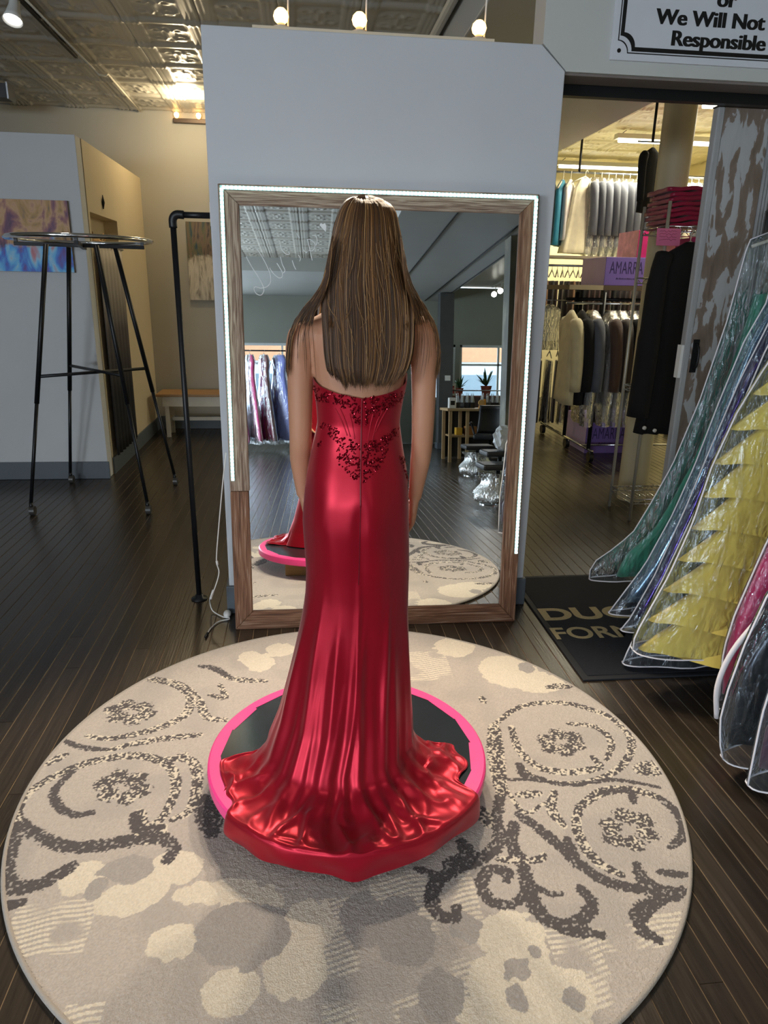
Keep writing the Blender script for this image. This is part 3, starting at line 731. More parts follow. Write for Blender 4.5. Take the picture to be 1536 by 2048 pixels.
def hand(wr, dirv, inward, front, curl=0.5):
    d, i_, f_ = [np.array(v, float)/np.linalg.norm(v) for v in (dirv, inward, front)]
    # palm: flattened loft
    rings = []
    for t, w, th in ((-0.012, 0.019, 0.017), (0.012, 0.024, 0.015), (0.04, 0.032, 0.014), (0.07, 0.034, 0.013), (0.082, 0.032, 0.010)):
        c = wr+d*t+i_*0.006*t/0.08
        rings.append([tuple(c+f_*w*math.cos(2*PI*j/14)+i_*th*math.sin(2*PI*j/14)) for j in range(14)])
    bd.loft(rings)
    for k, (off, ln, r0) in enumerate(((0.026, 0.070, 0.0082), (0.009, 0.078, 0.0086), (-0.009, 0.072, 0.0082), (-0.025, 0.056, 0.0072))):
        p = wr+d*0.074+f_*off+i_*0.004; ang = 0.10+curl*0.25; pts = [p-d*0.012, p]
        for sgm in (0.44, 0.31, 0.25):
            ang += curl*0.42
            p = p+(d*math.cos(ang)+i_*math.sin(ang)+f_*off*1.2)*ln*sgm; pts.append(p)
        bd.tube([tuple(q) for q in pts], [r0, r0*1.03, r0*0.98, r0*0.9, r0*0.72], 10)
        bd.sphere(tuple(pts[-1]), r0*0.74, 8, 6)
    p = wr+d*0.020+f_*0.022+i_*0.006
    pts = [wr+d*0.008+f_*0.010, p, p+(d*0.75+f_*0.5+i_*0.35)*0.034, p+(d*0.75+f_*0.5+i_*0.35)*0.034+(d*0.93+f_*0.2+i_*0.35)*0.028]
    bd.tube([tuple(q) for q in pts], [0.012, 0.012, 0.0095, 0.0075], 10); bd.sphere(tuple(pts[-1]), 0.0076, 8, 6)
arms = {}
for s_, sh, el, w0, tip in ((1, (846, 672), (845, 868), (829, 996), (824, 1072)), (-1, (604, 680), (601, 872), (607, 990), (616, 1060))):
    S0 = py(sh[0], sh[1], 1.972); E0 = py(el[0], el[1], 1.985); W0 = py(w0[0], w0[1], 2.02); T0 = py(tip[0], tip[1], 2.035)
    S1 = S0+np.array([-s_*0.05, 0, 0.018])
    P = [S1, S0, S0*0.55+E0*0.45+np.array([s_*0.003, 0, 0]), E0, E0*0.6+W0*0.4+np.array([s_*0.004, 0.004, 0]), W0]
    limb(P, [0.045, 0.042, 0.0355, 0.0315, 0.030, 0.020])
    bd.sphere(tuple(S0), (0.041, 0.043, 0.046), 16, 10)
    dv = T0-W0
    hand(W0, dv, (-s_, 0.0, -0.1), (0.05*s_, 1, 0), 0.55)
    arms[s_] = (S0, E0, W0)
for s_ in (-1, 1):
    H_ = np.array([CX+s_*0.068, 1.965, 0.93]); K_ = np.array([CX+s_*0.062, 1.975, 0.55]); A_ = np.array([CX+s_*0.06, 1.955, 0.235]); 
    limb([H_, H_*0.6+K_*0.4, K_, K_*0.65+A_*0.35+np.array([0, -0.012, 0]), A_], [0.078, 0.068, 0.048, 0.046, 0.030])
    bd.tube([tuple(A_+np.array([0, -0.012, 0.01])), tuple(A_+np.array([0, 0.02, -0.03])), tuple(A_+np.array([0, 0.09, -0.068])), tuple(A_+np.array([0, 0.15, -0.072]))], [0.032, 0.034, 0.026, 0.016], 12)
tmp = bpy.data.objects.new('tmp_body', bd.mesh('tmp_body', M_SKIN)); COL.objects.link(tmp)
md = tmp.modifiers.new('r', 'REMESH'); md.mode = 'VOXEL'; md.voxel_size = 0.0045; md.use_smooth_shade = True
md = tmp.modifiers.new('s', 'SMOOTH'); md.factor = 0.5; md.iterations = 4
dg = bpy.context.evaluated_depsgraph_get()
bme = bpy.data.meshes.new_from_object(tmp.evaluated_get(dg)); bme.name = 'body'
bpy.data.objects.remove(tmp)
bme.transform(Matrix.Translation(-Vector(PB)))
bme.polygons.foreach_set('use_smooth', [True]*len(bme.polygons))
bme.materials.clear(); bme.materials.append(M_SKIN); bme.materials.append(M_LIPS); bme.materials.append(M_EYE); bme.materials.append(M_IRIS)
for pl in bme.polygons:
    c = pl.center
    if abs(c.x+PB[0]-HC_[0]) < 0.021 and c.y+PB[1] > HC_[1]+0.078 and -0.075 < c.z+PB[2]-HC_[2] < -0.052: pl.material_index = 1
bmm = bmesh.new(); bmm.from_mesh(bme)
for s_ in (-1, 1):
    for rad, off, mi in ((0.0110, 0.0715, 2), (0.0056, 0.0785, 3)):
        r0 = bmesh.ops.create_uvsphere(bmm, u_segments=12, v_segments=8, radius=rad, matrix=Matrix.Translation(Vector(HC_)-Vector(PB)+Vector((s_*0.030, off-0.002, 0.004))))
        for v in r0['verts']:
            for f_ in v.link_faces: f_.material_index = mi; f_.smooth = True
bmm.to_mesh(bme); bmm.free()
qobj('body', bme, person)
# heels
M_SHOE = mat('red_shoe', rgb(120, 14, 30), 0.35)
for s_ in (-1, 1):
    A_ = np.array([CX+s_*0.06, 1.955, 0.235])
    mb = MB().tube([W2L(A_+np.array([0, -0.02, -0.035])), W2L(A_+np.array([0, 0.05, -0.062])), W2L(A_+np.array([0, 0.12, -0.072])), W2L(A_+np.array([0, 0.165, -0.074]))], [0.018, 0.022, 0.024, 0.014], 12)
    mb.tube([W2L((A_[0], A_[1]-0.028, PLZ+0.002)), W2L((A_[0], A_[1]-0.024, A_[2]-0.04))], [0.005, 0.013], 10)
    mb.build('shoe', M_SHOE, person, True)

# ------------------------------------------------------------------ gown
M_SATIN = mat('red_satin', rgb(158, 4, 33), 0.34, 0.42, var=0.06, vscale=14, bump=0.02, bscale=30, spec=0.6, sheen=0.15, aniso=0.3)
M_SATIN.node_tree.nodes['Principled BSDF'].inputs['Specular Tint'].default_value = (1.0, 0.45, 0.5, 1)
M_BEAD = mat('garnet_beads', rgb(120, 6, 26), 0.08, 0.75, var=0.3, vscale=120, island=0.6)
DT = [(0.10,-.17,.345,.30,.14),(0.15,-.165,.34,.28,.13),(0.23,-.125,.333,.235,.12),(0.33,-.088,.330,.19,.115),(0.49,-.052,.322,.150,.11),(0.66,-.012,.312,.128,.11),(0.73,0.0,.311,.124,.11),
      (0.80,.004,.310,.126,.11),(0.96,-.004,.304,.138,.105),(1.03,.002,.302,.134,.10),(1.10,.010,.297,.116,.10),(1.16,.022,.284,.098,.098),(1.24,.040,.270,.086,.098),(1.30,.036,.278,.090,.108),(1.35,.028,.288,.096,.122),(1.43,.026,.291,.098,.120)]
GY0 = 1.97
GC = (0.13, 1.955)
NA = 420
FOLDS = [(-97,9,.8,.50),(-80,5,.5,.36),(-66,6,1.0,.62),(-52,3.5,.55,.40),(-41,5,1.0,.74),(-29,3,.5,.46),(-19,4.5,.9,.66),(-9,2.6,.5,.42),(-1,2.4,.75,.92),(8,3.6,1.0,.60),(19,5.5,.8,.44),
         (31,3.2,.8,.70),(42,5,1.05,.52),(55,3.4,.5,.38),(67,6,.9,.66),(83,5,.6,.40),(98,9,.8,.50),(125,14,.6,.4),(-125,14,.6,.4),(155,12,.6,.4),(-155,12,.6,.4)]
def foldf(deg, z=0.0, g=None):
    s_ = 0
    for c, w, a, z0 in FOLDS:
        k = sstep(z0+0.16, z0-0.22, z)
        if k <= 0: continue
        d = deg-c-3.0*math.sin(c*1.7+z*7)*0.8
        s_ += a*k*math.exp(-abs(d/(w*(0.75+0.5*k)))**1.7)
    return s_
def ring_pt(phi, z, inset=0.0):
    xl, xr, bb, bf = lerp_table(DT, z)
    c_, s_ = math.cos(phi), math.sin(phi)
    return np.array([(xl+xr)/2+((xr-xl)/2-inset)*s_, GY0-((bb if c_ > 0 else bf)-inset)*c_, z])
def top_z(phi):
    deg = abs(math.degrees(phi)); return float(np.interp(deg, [0, 30, 60, 85, 110, 150, 180], [1.322, 1.333, 1.350, 1.372, 1.395, 1.415, 1.405]))
def sheet(phi):
    """profile of the gown for one angle (0 = towards the camera): list of xyz from neckline to hem"""
    deg = math.degrees(phi); ad = abs(deg)
    zt = top_z(phi)
    zs = np.concatenate([np.linspace(zt, 1.24, 14, endpoint=False), np.linspace(1.24, 0.36, 46, endpoint=False), np.linspace(0.36, 0.24, 8)])
    pts = []
    for z in zs:
        p = ring_pt(phi, z)
        n = np.array([math.sin(phi), -math.cos(phi), 0])
        amp = 0.021*sstep(1.0, 0.26, z)*(0.6+0.4*math.cos(phi))
        w_ = nz(phi*2.2+7, z*3.1, 2.0)*0.005*sstep(1.28, 1.1, z)
        w_ += 0.0035*math.sin((z*1.0+abs(phi-0.1)*0.11)*150)*sstep(0.35, 0.9, abs(phi))*math.exp(-((z-1.06)/0.07)**2)
        w_ += -0.007*math.exp(-(phi/0.12)**2)*sstep(1.05, 0.98, z)*sstep(0.75, 0.9, z)
        pts.append(p+n*(amp*(foldf(deg, z)-0.35*sstep(0.9, 0.4, z))+w_))
    F = foldf(deg, 0.2)
    w = sstep(112, 90, ad)
    base = pts[-1]; dirv = np.array([math.sin(phi), -math.cos(phi)])
    rel = base[:2]-np.array(PLC); bq = rel @ dirv; cq = rel @ rel-(PLR+0.004)**2
    edge = -bq+math.sqrt(max(0.0, bq*bq-cq))
    zf = PLZ+0.005
    full = sstep(66, 55, ad+4*math.sin(deg*0.3))
    lim = 0.05+0.11*sstep(112, 80, ad)+0.012*math.sin(deg*0.35)
    run = (edge*full+min(lim, max(edge-0.05, 0.03))*(1-full))*w+0.010*(1-w)
    drop = 0.078*full*(0.80+0.30*math.exp(-((deg+2)/12)**2)+0.09*math.sin(deg*0.13)+0.03*math.sin(deg*0.37+1))
    ctrl = [np.array([0, base[2]])]
    if w > 0.02:
        ctrl += [np.array([run*0.10, 0.205]), np.array([run*0.25, zf+0.022]), np.array([run*0.42, zf+0.006]), np.array([run*0.70, zf]), np.array([run*0.93, zf]), np.array([run, zf-0.001])]
        if drop > 0.004:
            ctrl += [np.array([run+0.009, zf-0.008]), np.array([run+0.012, zf-drop*0.5]), np.array([run+0.011, zf-drop])]
        else: ctrl += [np.array([run+0.004, zf-0.001]), np.array([run+0.006, zf-0.0015]), np.array([run+0.008, zf-0.002])]
    else:
        ctrl += [np.array([0.004*i, base[2]+(zf-base[2])*i/9]) for i in range(1, 10)]
    cc = bez(ctrl, 9)
    for q in cc[1:]:
        far = q[0]/max(run, 1e-3)
        xy = base[:2]+dirv*q[0]; z = q[1]
        if w > 0.02 and z > zf-0.0035:
            d2 = deg+7*nz(far*2.2, deg*0.03, 5.0)*sstep(0.1, 0.6, far)
            rid = max(0, foldf(d2, 0.2)-0.25)*0.030*sstep(0.0, 0.30, far)*(1-0.72*sstep(0.2, 0.95, far))
            w1 = (1-min(1, abs(fbm(deg*0.055, far*1.1, 3.1, 2))*3.2))**2*0.014
            w2 = (1-min(1, abs(fbm(xy[0]*9+9, xy[1]*9, 6.0, 2))*3.4))**2*0.006
            k = sstep(0.12, 0.5, far)*(1-0.75*sstep(0.88, 1.0, far))
            z = max(z+(rid+(w1+w2-0.004)*k)*w, zf-0.002)
        elif w > 0.02:
            xy = xy+dirv*(0.004*math.sin(deg*0.23+1.0)+0.008*nz(deg*0.10, z*14, 3))*sstep(zf, zf-0.06, z)
        pts.append(np.array([xy[0], xy[1], z]))
    return pts
rows = [sheet(-PI+2*PI*i/NA) for i in range(NA)]
nr = min(len(r_) for r_ in rows)
rows = [[r_[int(round(k*(len(r_)-1)/(nr-1)))] for k in range(nr)] for r_ in rows]
mb = MB()
vs = [W2L(rows[i][k]) for k in range(nr) for i in range(NA)]
fs = [(k*NA+i, k*NA+(i+1) % NA, (k+1)*NA+(i+1) % NA, (k+1)*NA+i) for k in range(nr-1) for i in range(NA)]
mb.add(vs, fs)
gown = mb.build('gown', M_SATIN, person, True)
md = gown.modifiers.new('soften', 'SMOOTH'); md.factor = 0.5; md.iterations = 5
gown.data.flip_normals() if gown.data.polygons[NA*5+NA//2].normal.y > 0 else None
from mathutils.bvhtree import BVHTree
bvh = BVHTree.FromPolygons([Vector(v) for v in vs], fs)
def gown_hit(x, y, off=0.0015):
    d = Vector(ray(x, y)); o = Vector(CAMP)-Vector(PB)
    h, n, i, ds = bvh.ray_cast(o, d.normalized())
    if h is None: return None
    if n.dot(d) > 0: n = -n
    return h+n*off, n
def gown_line(name, pts, r, m=M_SATIN, off=0.0006):
    out = []
    for p in bez(pts, 10):
        h = gown_hit(p[0], p[1], off)
        if h: out.append(h[0])
    if len(out) > 2: return MB().tube(out, r, 6).build(name, m, gown, True)
gown_line('zipper', [(724, 797), (723, 830), (722, 900), (721, 960), (721, 1015)], 0.0022, mat('zip_tape', rgb(120, 6, 26), 0.4))
gown_line('seam', [(721, 1015), (720, 1060), (719, 1110), (717, 1170)], 0.0009, mat('seam_dark', rgb(90, 4, 20), 0.5))
def c3(x, y): return (540+x/4.267, 740+y/4.267)
for pl in (((560,330),(620,450),(660,560)), ((600,330),(650,450),(685,570)), ((680,370),(705,470),(722,590)), ((880,370),(855,480),(835,600)), ((960,350),(910,450),(872,600)), ((1000,330),(945,430),(900,530))):
    gown_line('boning', [c3(*p) for p in pl], 0.0016)
# beaded appliques
rb = random.Random(11)
POLY = [[(365,130),(480,180),(640,215),(770,240),(770,470),(720,440),(690,360),(560,290),(470,270),(390,270)],
        [(800,235),(960,215),(1110,190),(1195,150),(1170,280),(1080,300),(1000,330),(930,390),(850,400),(825,470),(805,480)],
        [(425,440),(560,480),(620,570),(700,590),(770,640),(768,900),(740,960),(640,860),(560,780),(560,700),(600,640),(520,580),(430,500)],
        [(1110,470),(1110,560),(1020,610),(1000,720),(960,800),(900,880),(835,930),(815,1000),(795,960),(790,640),(850,600),(930,600),(1000,530)],
        [(1090,740),(1140,730),(1190,900),(1205,1200),(1200,1350),(1185,1350),(1180,1000),(1140,850)], [(395,640),(440,600),(460,640),(400,660)]]
def inpoly(x, y, P):
    c = False
    for i in range(len(P)):
        x0, y0 = P[i]; x1, y1 = P[i-1]
        if (y0 > y) != (y1 > y) and x < (x1-x0)*(y-y0)/(y1-y0)+x0: c = not c
    return c
mb = MB()
for P, cnt in zip(POLY, (260, 260, 330, 360, 90, 14)):
    xs = [p[0] for p in P]; ys = [p[1] for p in P]; k = 0; tries = 0
    while k < cnt and tries < 9000:
        tries += 1
        x, y = rb.uniform(min(xs), max(xs)), rb.uniform(min(ys), max(ys))
        if not inpoly(x, y, P): continue
        if nz(x*0.022, y*0.022, 1.0) < -0.16: continue       # leafy gaps
        h = gown_hit(*c3(x, y), 0.0012)
        if not h: continue
        p, n = h; r_ = rb.uniform(0.0016, 0.0036)
        n = (n+Vector((rb.uniform(-.5, .5), rb.uniform(-.5, .5), rb.uniform(-.5, .5)))).normalized()
        t = n.orthogonal().normalized(); b2 = n.cross(t); a0 = rb.random()*PI
        st = rb.uniform(0.6, 1.0)
        ring = [p+(t*math.cos(a0+a*PI/3)+b2*math.sin(a0+a*PI/3)*st)*r_ for a in range(6)]
        mb.add(ring+[p+n*r_*0.6], [(a, (a+1) % 6, 6) for a in range(6)]); k += 1
tag(mb.build('beading', M_BEAD, gown), 'dark red beading', kind='stuff')

# ------------------------------------------------------------------ hair
HR = [(391,721,727),(394,708,746),(399,698,762),(410,686,784),(427,677,793),(474,664,803),(521,655,811),(556,647,819),(580,644,824),(620,645,828),(660,648,829),(700,650,827),(735,655,818),(756,662,806),(772,672,796)]
YB_ = [(391,1.985),(396,1.945),(410,1.910),(440,1.885),(474,1.874),(521,1.868),(560,1.866),(620,1.866),(700,1.864),(772,1.860)]
DP = [(391,0.0),(410,0.05),(474,0.085),(540,0.075),(600,0.04),(680,0.022),(772,0.018)]
def hair_pt(s_, row, lift=0.0):
    l_, r_ = lerp_table(HR, row); yb = lerp_table(YB_, row)[0]; dp = lerp_table(DP, row)[0]
    x = (l_+r_)/2+(r_-l_)/2*s_
    Y = yb-lift+dp*(1-math.sqrt(max(0, 1-min(1, s_*s_))))
    return py(x, row, Y)
rh = random.Random(4)
hb = MB()
hcol = []
def strand(pts, r, c, n=3):
    k0 = len(hb.v); m_ = len(pts)
    hb.tube(pts, [r*(0.55 if i == 0 else (1.0 if i < m_-2 else (0.7 if i == m_-2 else 0.25))) for i in range(m_)], n, cap=False)
    hcol.extend([c]*(len(hb.v)-k0))
DARK, MIDB, GOLD, LIGHT = [np.array(rgb(*c)) for c in ((48, 34, 26), (90, 63, 41), (134, 95, 55), (160, 124, 82))]
def hair_color(s_):
    u = rh.random(); band = 0.5+0.5*math.sin(s_*9.0+1.2)+0.5*nz(s_*14, 3.3, 0)
    c = DARK*(1-u)+MIDB*u*0.9
    if s_ > -0.05 and rh.random() < 0.30+0.35*band: c = MIDB*(1-u)+GOLD*u
    elif s_ <= -0.05 and rh.random() < 0.16+0.22*band: c = MIDB*(1-u)+GOLD*u
    if rh.random() < 0.05: c = LIGHT
    return c
# inner shell
NSH = 60
rowsH = [391, 394, 399, 405, 412, 422, 440, 460, 490, 520, 550, 580, 610, 650, 690, 730, 750]
sh = MB().grid(lambda a, b: W2L(hair_pt(-0.985+1.97*a, np.interp(b*(len(rowsH)-1), range(len(rowsH)), rowsH), -0.006)), NSH, len(rowsH))
hb.v += sh.v; hb.f += sh.f; hb.m += sh.m; hcol += [DARK*0.9]*len(sh.v)
# front cap over the skull (seen only from the mirror side)
cap = MB().grid(lambda a, b: W2L((HC_[0]+0.082*math.sin((a-0.5)*PI*1.25)*math.cos(b*1.45-0.25)*1.02, HC_[1]-0.010-0.100*math.cos((a-0.5)*PI*1.25)*math.cos(b*1.45-0.25)+0.03*b, HC_[2]+0.008+0.112*math.sin(b*1.78-0.25))), 36, 14)
o_ = len(hb.v); hb.v += cap.v; hb.f += [tuple(i+o_ for i in f_) for f_ in cap.f]; hb.m += cap.m; hcol += [DARK]*len(cap.v)
for q in range(3400):
    s0 = rh.uniform(-1, 1); lock = math.floor(s0*17)/17+0.03
    drift = 0.05*nz(lock*6, 1, 2)+rh.gauss(0, 0.012)
    end = 762+10*nz(s0*5, 9, 1)+rh.gauss(0, 7)-20*sstep(0.72, 1.0, abs(s0))
    lift = 0.0015+0.007*rh.random()+0.005*nz(s0*11, 0, 5)
    rws = [391.5+rh.random()*3, 398, 408, 425, 450, 480, 515, 550, 590, 630, 670, 705, 735, end]
    clump = rh.random()*0.55
    pts = []
    for i, r_ in enumerate(rws):
        t = max(0, (r_-450)/320)
        s_ = s0+drift*t*1.6+(lock-s0)*clump*t*0.5+0.010*math.sin(r_*0.02+s0*20)*t
        p = hair_pt(max(-1.03, min(1.03, s_)), r_, lift*(0.4+0.6*min(1, i/4)))
        pts.append(W2L(p))
    strand(bez(pts, 2), 0.00085 if q % 3 else 0.0013, hair_color(s0))
# wings of hair draped over both shoulders
LW = [(664,474,1.90),(655,521,1.895),(646,560,1.90),(630,590,1.915),(606,618,1.925),(588,645,1.93),(578,672,1.935),(573,705,1.94),(571,745,1.945)]
RWg = [(803,474,1.90),(811,521,1.895),(820,558,1.90),(836,592,1.915),(852,618,1.925),(867,643,1.93),(877,670,1.935),(881,705,1.94),(878,748,1.945)]
for side, G in ((-1, LW), (1, RWg)):
    for q in range(620):
        kind = q % 6
        if kind < 2: a = 0.12*rh.random()**1.5; m_ = 9 if q % 4 == 0 else rh.randint(5, 9)     # outer edge, thin
        elif kind < 5: a = rh.random(); m_ = rh.randint(4, 6)                              # fills the slope of the neck
        else: a = rh.random(); m_ = rh.randint(5, 9)                                       # loose wisps over the shoulder blade
        if kind == 5 and rh.random() < 0.7: continue
        inner = [(x-side*min(60, 62*i/8.0)*a*(0.5+0.5*sstep(2, 6, i))-side*2.0*rh.random(), y+a*8, Y-0.035*a) for i, (x, y, Y) in enumerate(G)]
        pts = [W2L(py(x+rh.gauss(0, 0.5), y+rh.gauss(0, 1.5), Y-0.004-0.006*rh.random())) for x, y, Y in inner[:m_]]
        if len(pts) > 6: pts[-1] = tuple(Vector(pts[-2]).lerp(Vector(pts[-1]), rh.uniform(0.15, 1.25)))
        strand(bez(pts, 3), 0.0006 if kind == 5 else 0.0009, hair_color(side*0.9))
# hair framing the face, parted in the middle and falling past the cheeks
for side in (-1, 1):
    for q in range(420):
        y0 = rh.uniform(-0.075, 0.070); yy = y0; pts = []
        sc_ = math.sqrt(max(0.05, 1-(y0/0.100)**2)); li = 1.0+0.05*rh.random()
        for th in (2, 18, 36, 54, 72, 90):
            yv = y0-0.022*sstep(0, 90, th)*(1 if y0 > 0 else 0)
            pts.append((HC_[0]+side*0.083*li*sc_*math.sin(R(th))+side*0.001, HC_[1]+yv-0.004, HC_[2]+0.006+0.112*li*sc_*math.cos(R(th))))
        bx, byy, bz = pts[-1]; w_ = 0.082+0.012*rh.random()
        for dz, k in ((-0.05, 0.35), (-0.10, 0.7), (-0.15, 1.0)):
            pts.append((bx+(HC_[0]+side*w_-bx)*k, byy-0.020*k+rh.gauss(0, 0.002), HC_[2]+dz))
        pts.append((HC_[0]+side*(w_+0.010), byy-0.045+rh.gauss(0, 0.004), HC_[2]-0.19-0.02*rh.random()))
        strand(bez([W2L(p) for p in pts], 2), 0.0012, hair_color(side*0.6))
# stray fly-aways
for q in range(70):
    s0 = rh.uniform(-0.9, 0.9); r0 = rh.uniform(430, 640); ln = rh.uniform(30, 110); bend = rh.uniform(-0.25, 0.25)
    pts = [W2L(hair_pt(max(-1, min(1, s0+bend*t*t)), r0+ln*t, 0.009+0.008*math.sin(t*PI))) for t in (0, .25, .5, .75, 1)]
    strand(bez(pts, 3), 0.0006, LIGHT if q % 2 else GOLD)
hme = hb.mesh('hair', [], True)
at = hme.attributes.new('tone', 'FLOAT_COLOR', 'POINT')
at.data.foreach_set('color', np.concatenate([np.array(hcol), np.ones((len(hcol), 1))], 1).astype(np.float32).ravel())
m = bpy.data.materials.new('brown_hair'); m.use_nodes = True; N = m.node_tree.nodes; L = m.node_tree.links
b_ = N['Principled BSDF']; b_.inputs['Roughness'].default_value = 0.42; b_.inputs['Specular IOR Level'].default_value = 0.32
a_ = N.new('ShaderNodeAttribute'); a_.attribute_name = 'tone'; L.new(a_.outputs['Color'], b_.inputs['Base Color'])
hme.materials.append(m)
qobj('hair', hme, person)
# ================================================================== left side of the shop
def bar(mb, a, b, r, n=8): return mb.tube([a, b], r, n)
# ---- floor-to-wall pipe rail
pb = pz(400, 1194, 0)
PXp, PYp = float(pb[0]), 3.56
pt = py(345, 432, PYp)
t = thing('pipe_rail', 'black iron pipe rail rising from a floor flange and elbowing into the partition', 'clothes rail', (PXp, PYp, 0))
zt = float(pt[2]); ex = float(pt[0])-PXp
MB().lathe([(0.042, 0.0), (0.042, 0.006), (0.022, 0.010), (0.020, 0.028)], 24).build('flange', M_BLACK, t, True)
MB().tube([(0, 0, 0.02), (ex, 0, zt-0.03)], 0.0135, 14).build('upright', M_BLACK, t, True)
MB().tube(bez([(ex, 0, zt-0.05), (ex+0.001, 0, zt-0.012), (ex+0.018, 0, zt+0.006), (ex+0.05, 0, zt+0.006)], 6), 0.0185, 14).build('elbow', M_BLACK, t, True)
MB().tube([(ex+0.04, 0, zt+0.006), (PX0-PXp-0.012, 0, zt+0.006)], 0.0135, 14).build('crossbar', M_BLACK, t, True)
MB().box2((PX0-PXp-0.018, -0.03, zt-0.04), (PX0-PXp-0.0005, 0.03, zt+0.06)).build('wall_plate', M_WHITEP, t)

# ---- four-legged round rack
rc = np.array([-1.525, 5.50])
t = thing('round_clothes_rack', 'round clothes rack with a chrome hoop on four black legs with casters', 'clothes rack', (rc[0], rc[1], 0))
ZR = 1.885
RR = 0.475
MB().tube([(RR*math.cos(a), RR*math.sin(a), ZR) for a in np.linspace(0, 2*PI, 64, endpoint=False)], 0.0145, 10, closed=True).build('hoop', M_CHROME, t, True)
for k in range(2):
    a = R(12+90*k); d = np.array([math.cos(a), math.sin(a)])*(RR*0.9)
    MB().box((0, 0, ZR-0.040-0.0*k), (RR*1.78, 0.028, 0.024), Matrix.Rotation(a, 3, 'Z')).build('top_arm', M_BLACK, t, bevel=0.002)
for k in range(4):
    a = R(12+90*k)
    MB().box((RR*0.86*math.cos(a), RR*0.86*math.sin(a), ZR-0.02), (0.02, 0.02, 0.03)).build('bracket', M_BLACK, t)
feet = [(-1.94, 5.10), (-1.13, 5.08), (-1.07, 5.88), (-1.93, 5.98)]
tops = [(-1.70, 5.32), (-1.37, 5.30), (-1.33, 5.66), (-1.66, 5.68)]
mids = []
M_CASTER = mat('dark_caster_wheel', rgb(60, 58, 56), 0.4)
for (fx, fy), (tx, ty) in zip(feet, tops):
    F_ = Vector((fx-rc[0], fy-rc[1], 0.085)); T_ = Vector((tx-rc[0], ty-rc[1], ZR-0.045)); Q_ = F_.lerp(T_, 0.40)
    lg = MB().tube([Q_, T_], 0.0165, 10).build('leg', M_BLACK, t, True)
    MB().tube([F_, Q_.lerp(T_, 0.03)], 0.0125, 10).build('leg_extension', M_BLACK, lg, True)
    cs = MB().tube([(F_.x, F_.y, 0.05), (F_.x, F_.y, 0.095)], 0.014, 8).build('caster', M_BLACK, t, True)
    w = MB().tube([(F_.x-0.012, F_.y, 0.034), (F_.x+0.022, F_.y, 0.034)], 0.033, 16).build('wheel', M_CASTER, cs, auto=40)
    mids.append(F_.lerp(T_, 0.505))
MB().tube([mids[0], mids[2]], 0.0115, 8).build('cross_brace', M_BLACK, t, True)
MB().tube([mids[1]+Vector((0, 0, 0.012)), mids[3]+Vector((0, 0, 0.012))], 0.0115, 8).build('cross_brace', M_BLACK, t, True)

# ---- paintings
def paint_mat(name, top, bot, split, scale, stretch):
    """loose brushwork: two palettes broken up by streaky noise, one above and one below a wavering line"""
    m = bpy.data.materials.new(name); m.use_nodes = True; N = m.node_tree.nodes; L = m.node_tree.links; b = N['Principled BSDF']; b.inputs['Roughness'].default_value = 0.5
    tc = N.new('ShaderNodeTexCoord'); mp = N.new('ShaderNodeMapping'); mp.inputs['Scale'].default_value = stretch; L.new(tc.outputs['Object'], mp.inputs[0])
    def pal(stops, off):
        n = N.new('ShaderNodeTexNoise'); n.noise_dimensions = '4D'; n.inputs['W'].default_value = off; n.inputs['Scale'].default_value = scale; n.inputs['Detail'].default_value = 3; n.inputs['Distortion'].default_value = 1.6
        L.new(mp.outputs[0], n.inputs['Vector']); cr = N.new('ShaderNodeValToRGB')
        while len(cr.color_ramp.elements) < len(stops): cr.color_ramp.elements.new(0.5)
        for i, (e, c) in enumerate(zip(cr.color_ramp.elements, stops)): e.position = 0.26+0.48*i/(len(stops)-1); e.color = (*rgb(*c), 1)
        cr.color_ramp.interpolation = 'B_SPLINE' if False else 'LINEAR'
        L.new(n.outputs['Fac'], cr.inputs[0]); return cr.outputs[0]
    sx = N.new('ShaderNodeSeparateXYZ'); L.new(tc.outputs['Object'], sx.inputs[0])
    n2 = N.new('ShaderNodeTexNoise'); n2.inputs['Scale'].default_value = 7; n2.inputs['Detail'].default_value = 4; L.new(tc.outputs['Object'], n2.inputs['Vector'])
    ad = N.new('ShaderNodeMath'); ad.operation = 'MULTIPLY_ADD'; ad.inputs[1].default_value = 0.45; L.new(n2.outputs['Fac'], ad.inputs[0]); L.new(sx.outputs['Z'], ad.inputs[2])
    mr = N.new('ShaderNodeMapRange'); mr.inputs['From Min'].default_value = split+0.20; mr.inputs['From Max'].default_value = split+0.25; L.new(ad.outputs[0], mr.inputs['Value'])
    mx = N.new('ShaderNodeMix'); mx.data_type = 'RGBA'; L.new(mr.outputs[0], mx.inputs['Factor']); L.new(pal(bot, 2.0), mx.inputs['A']); L.new(pal(top, 7.0), mx.inputs['B'])
    L.new(mx.outputs['Result'], b.inputs['Base Color'])
    bp = N.new('ShaderNodeBump'); bp.inputs['Strength'].default_value = 0.4; L.new(n2.outputs['Fac'], bp.inputs['Height']); L.new(bp.outputs[0], b.inputs['Normal']); return m
def painting(name, label, x0, x1, z0, z1, y, m):
    t = thing(name, label, 'painting', ((x0+x1)/2, y, (z0+z1)/2)); w, h = (x1-x0)/2, (z1-z0)/2
    MB().box2((-w, -0.030, -h), (w, -0.0005, h)).build('stretcher', mat('canvas_edge', rgb(120, 105, 95), 0.7), t)
    MB().box2((-w+0.001, -0.032, -h+0.001), (w-0.001, -0.0301, h-0.001)).build('canvas', m, t)
P1 = py(137, 402, 6.11); P2 = py(137, 545, 6.11)
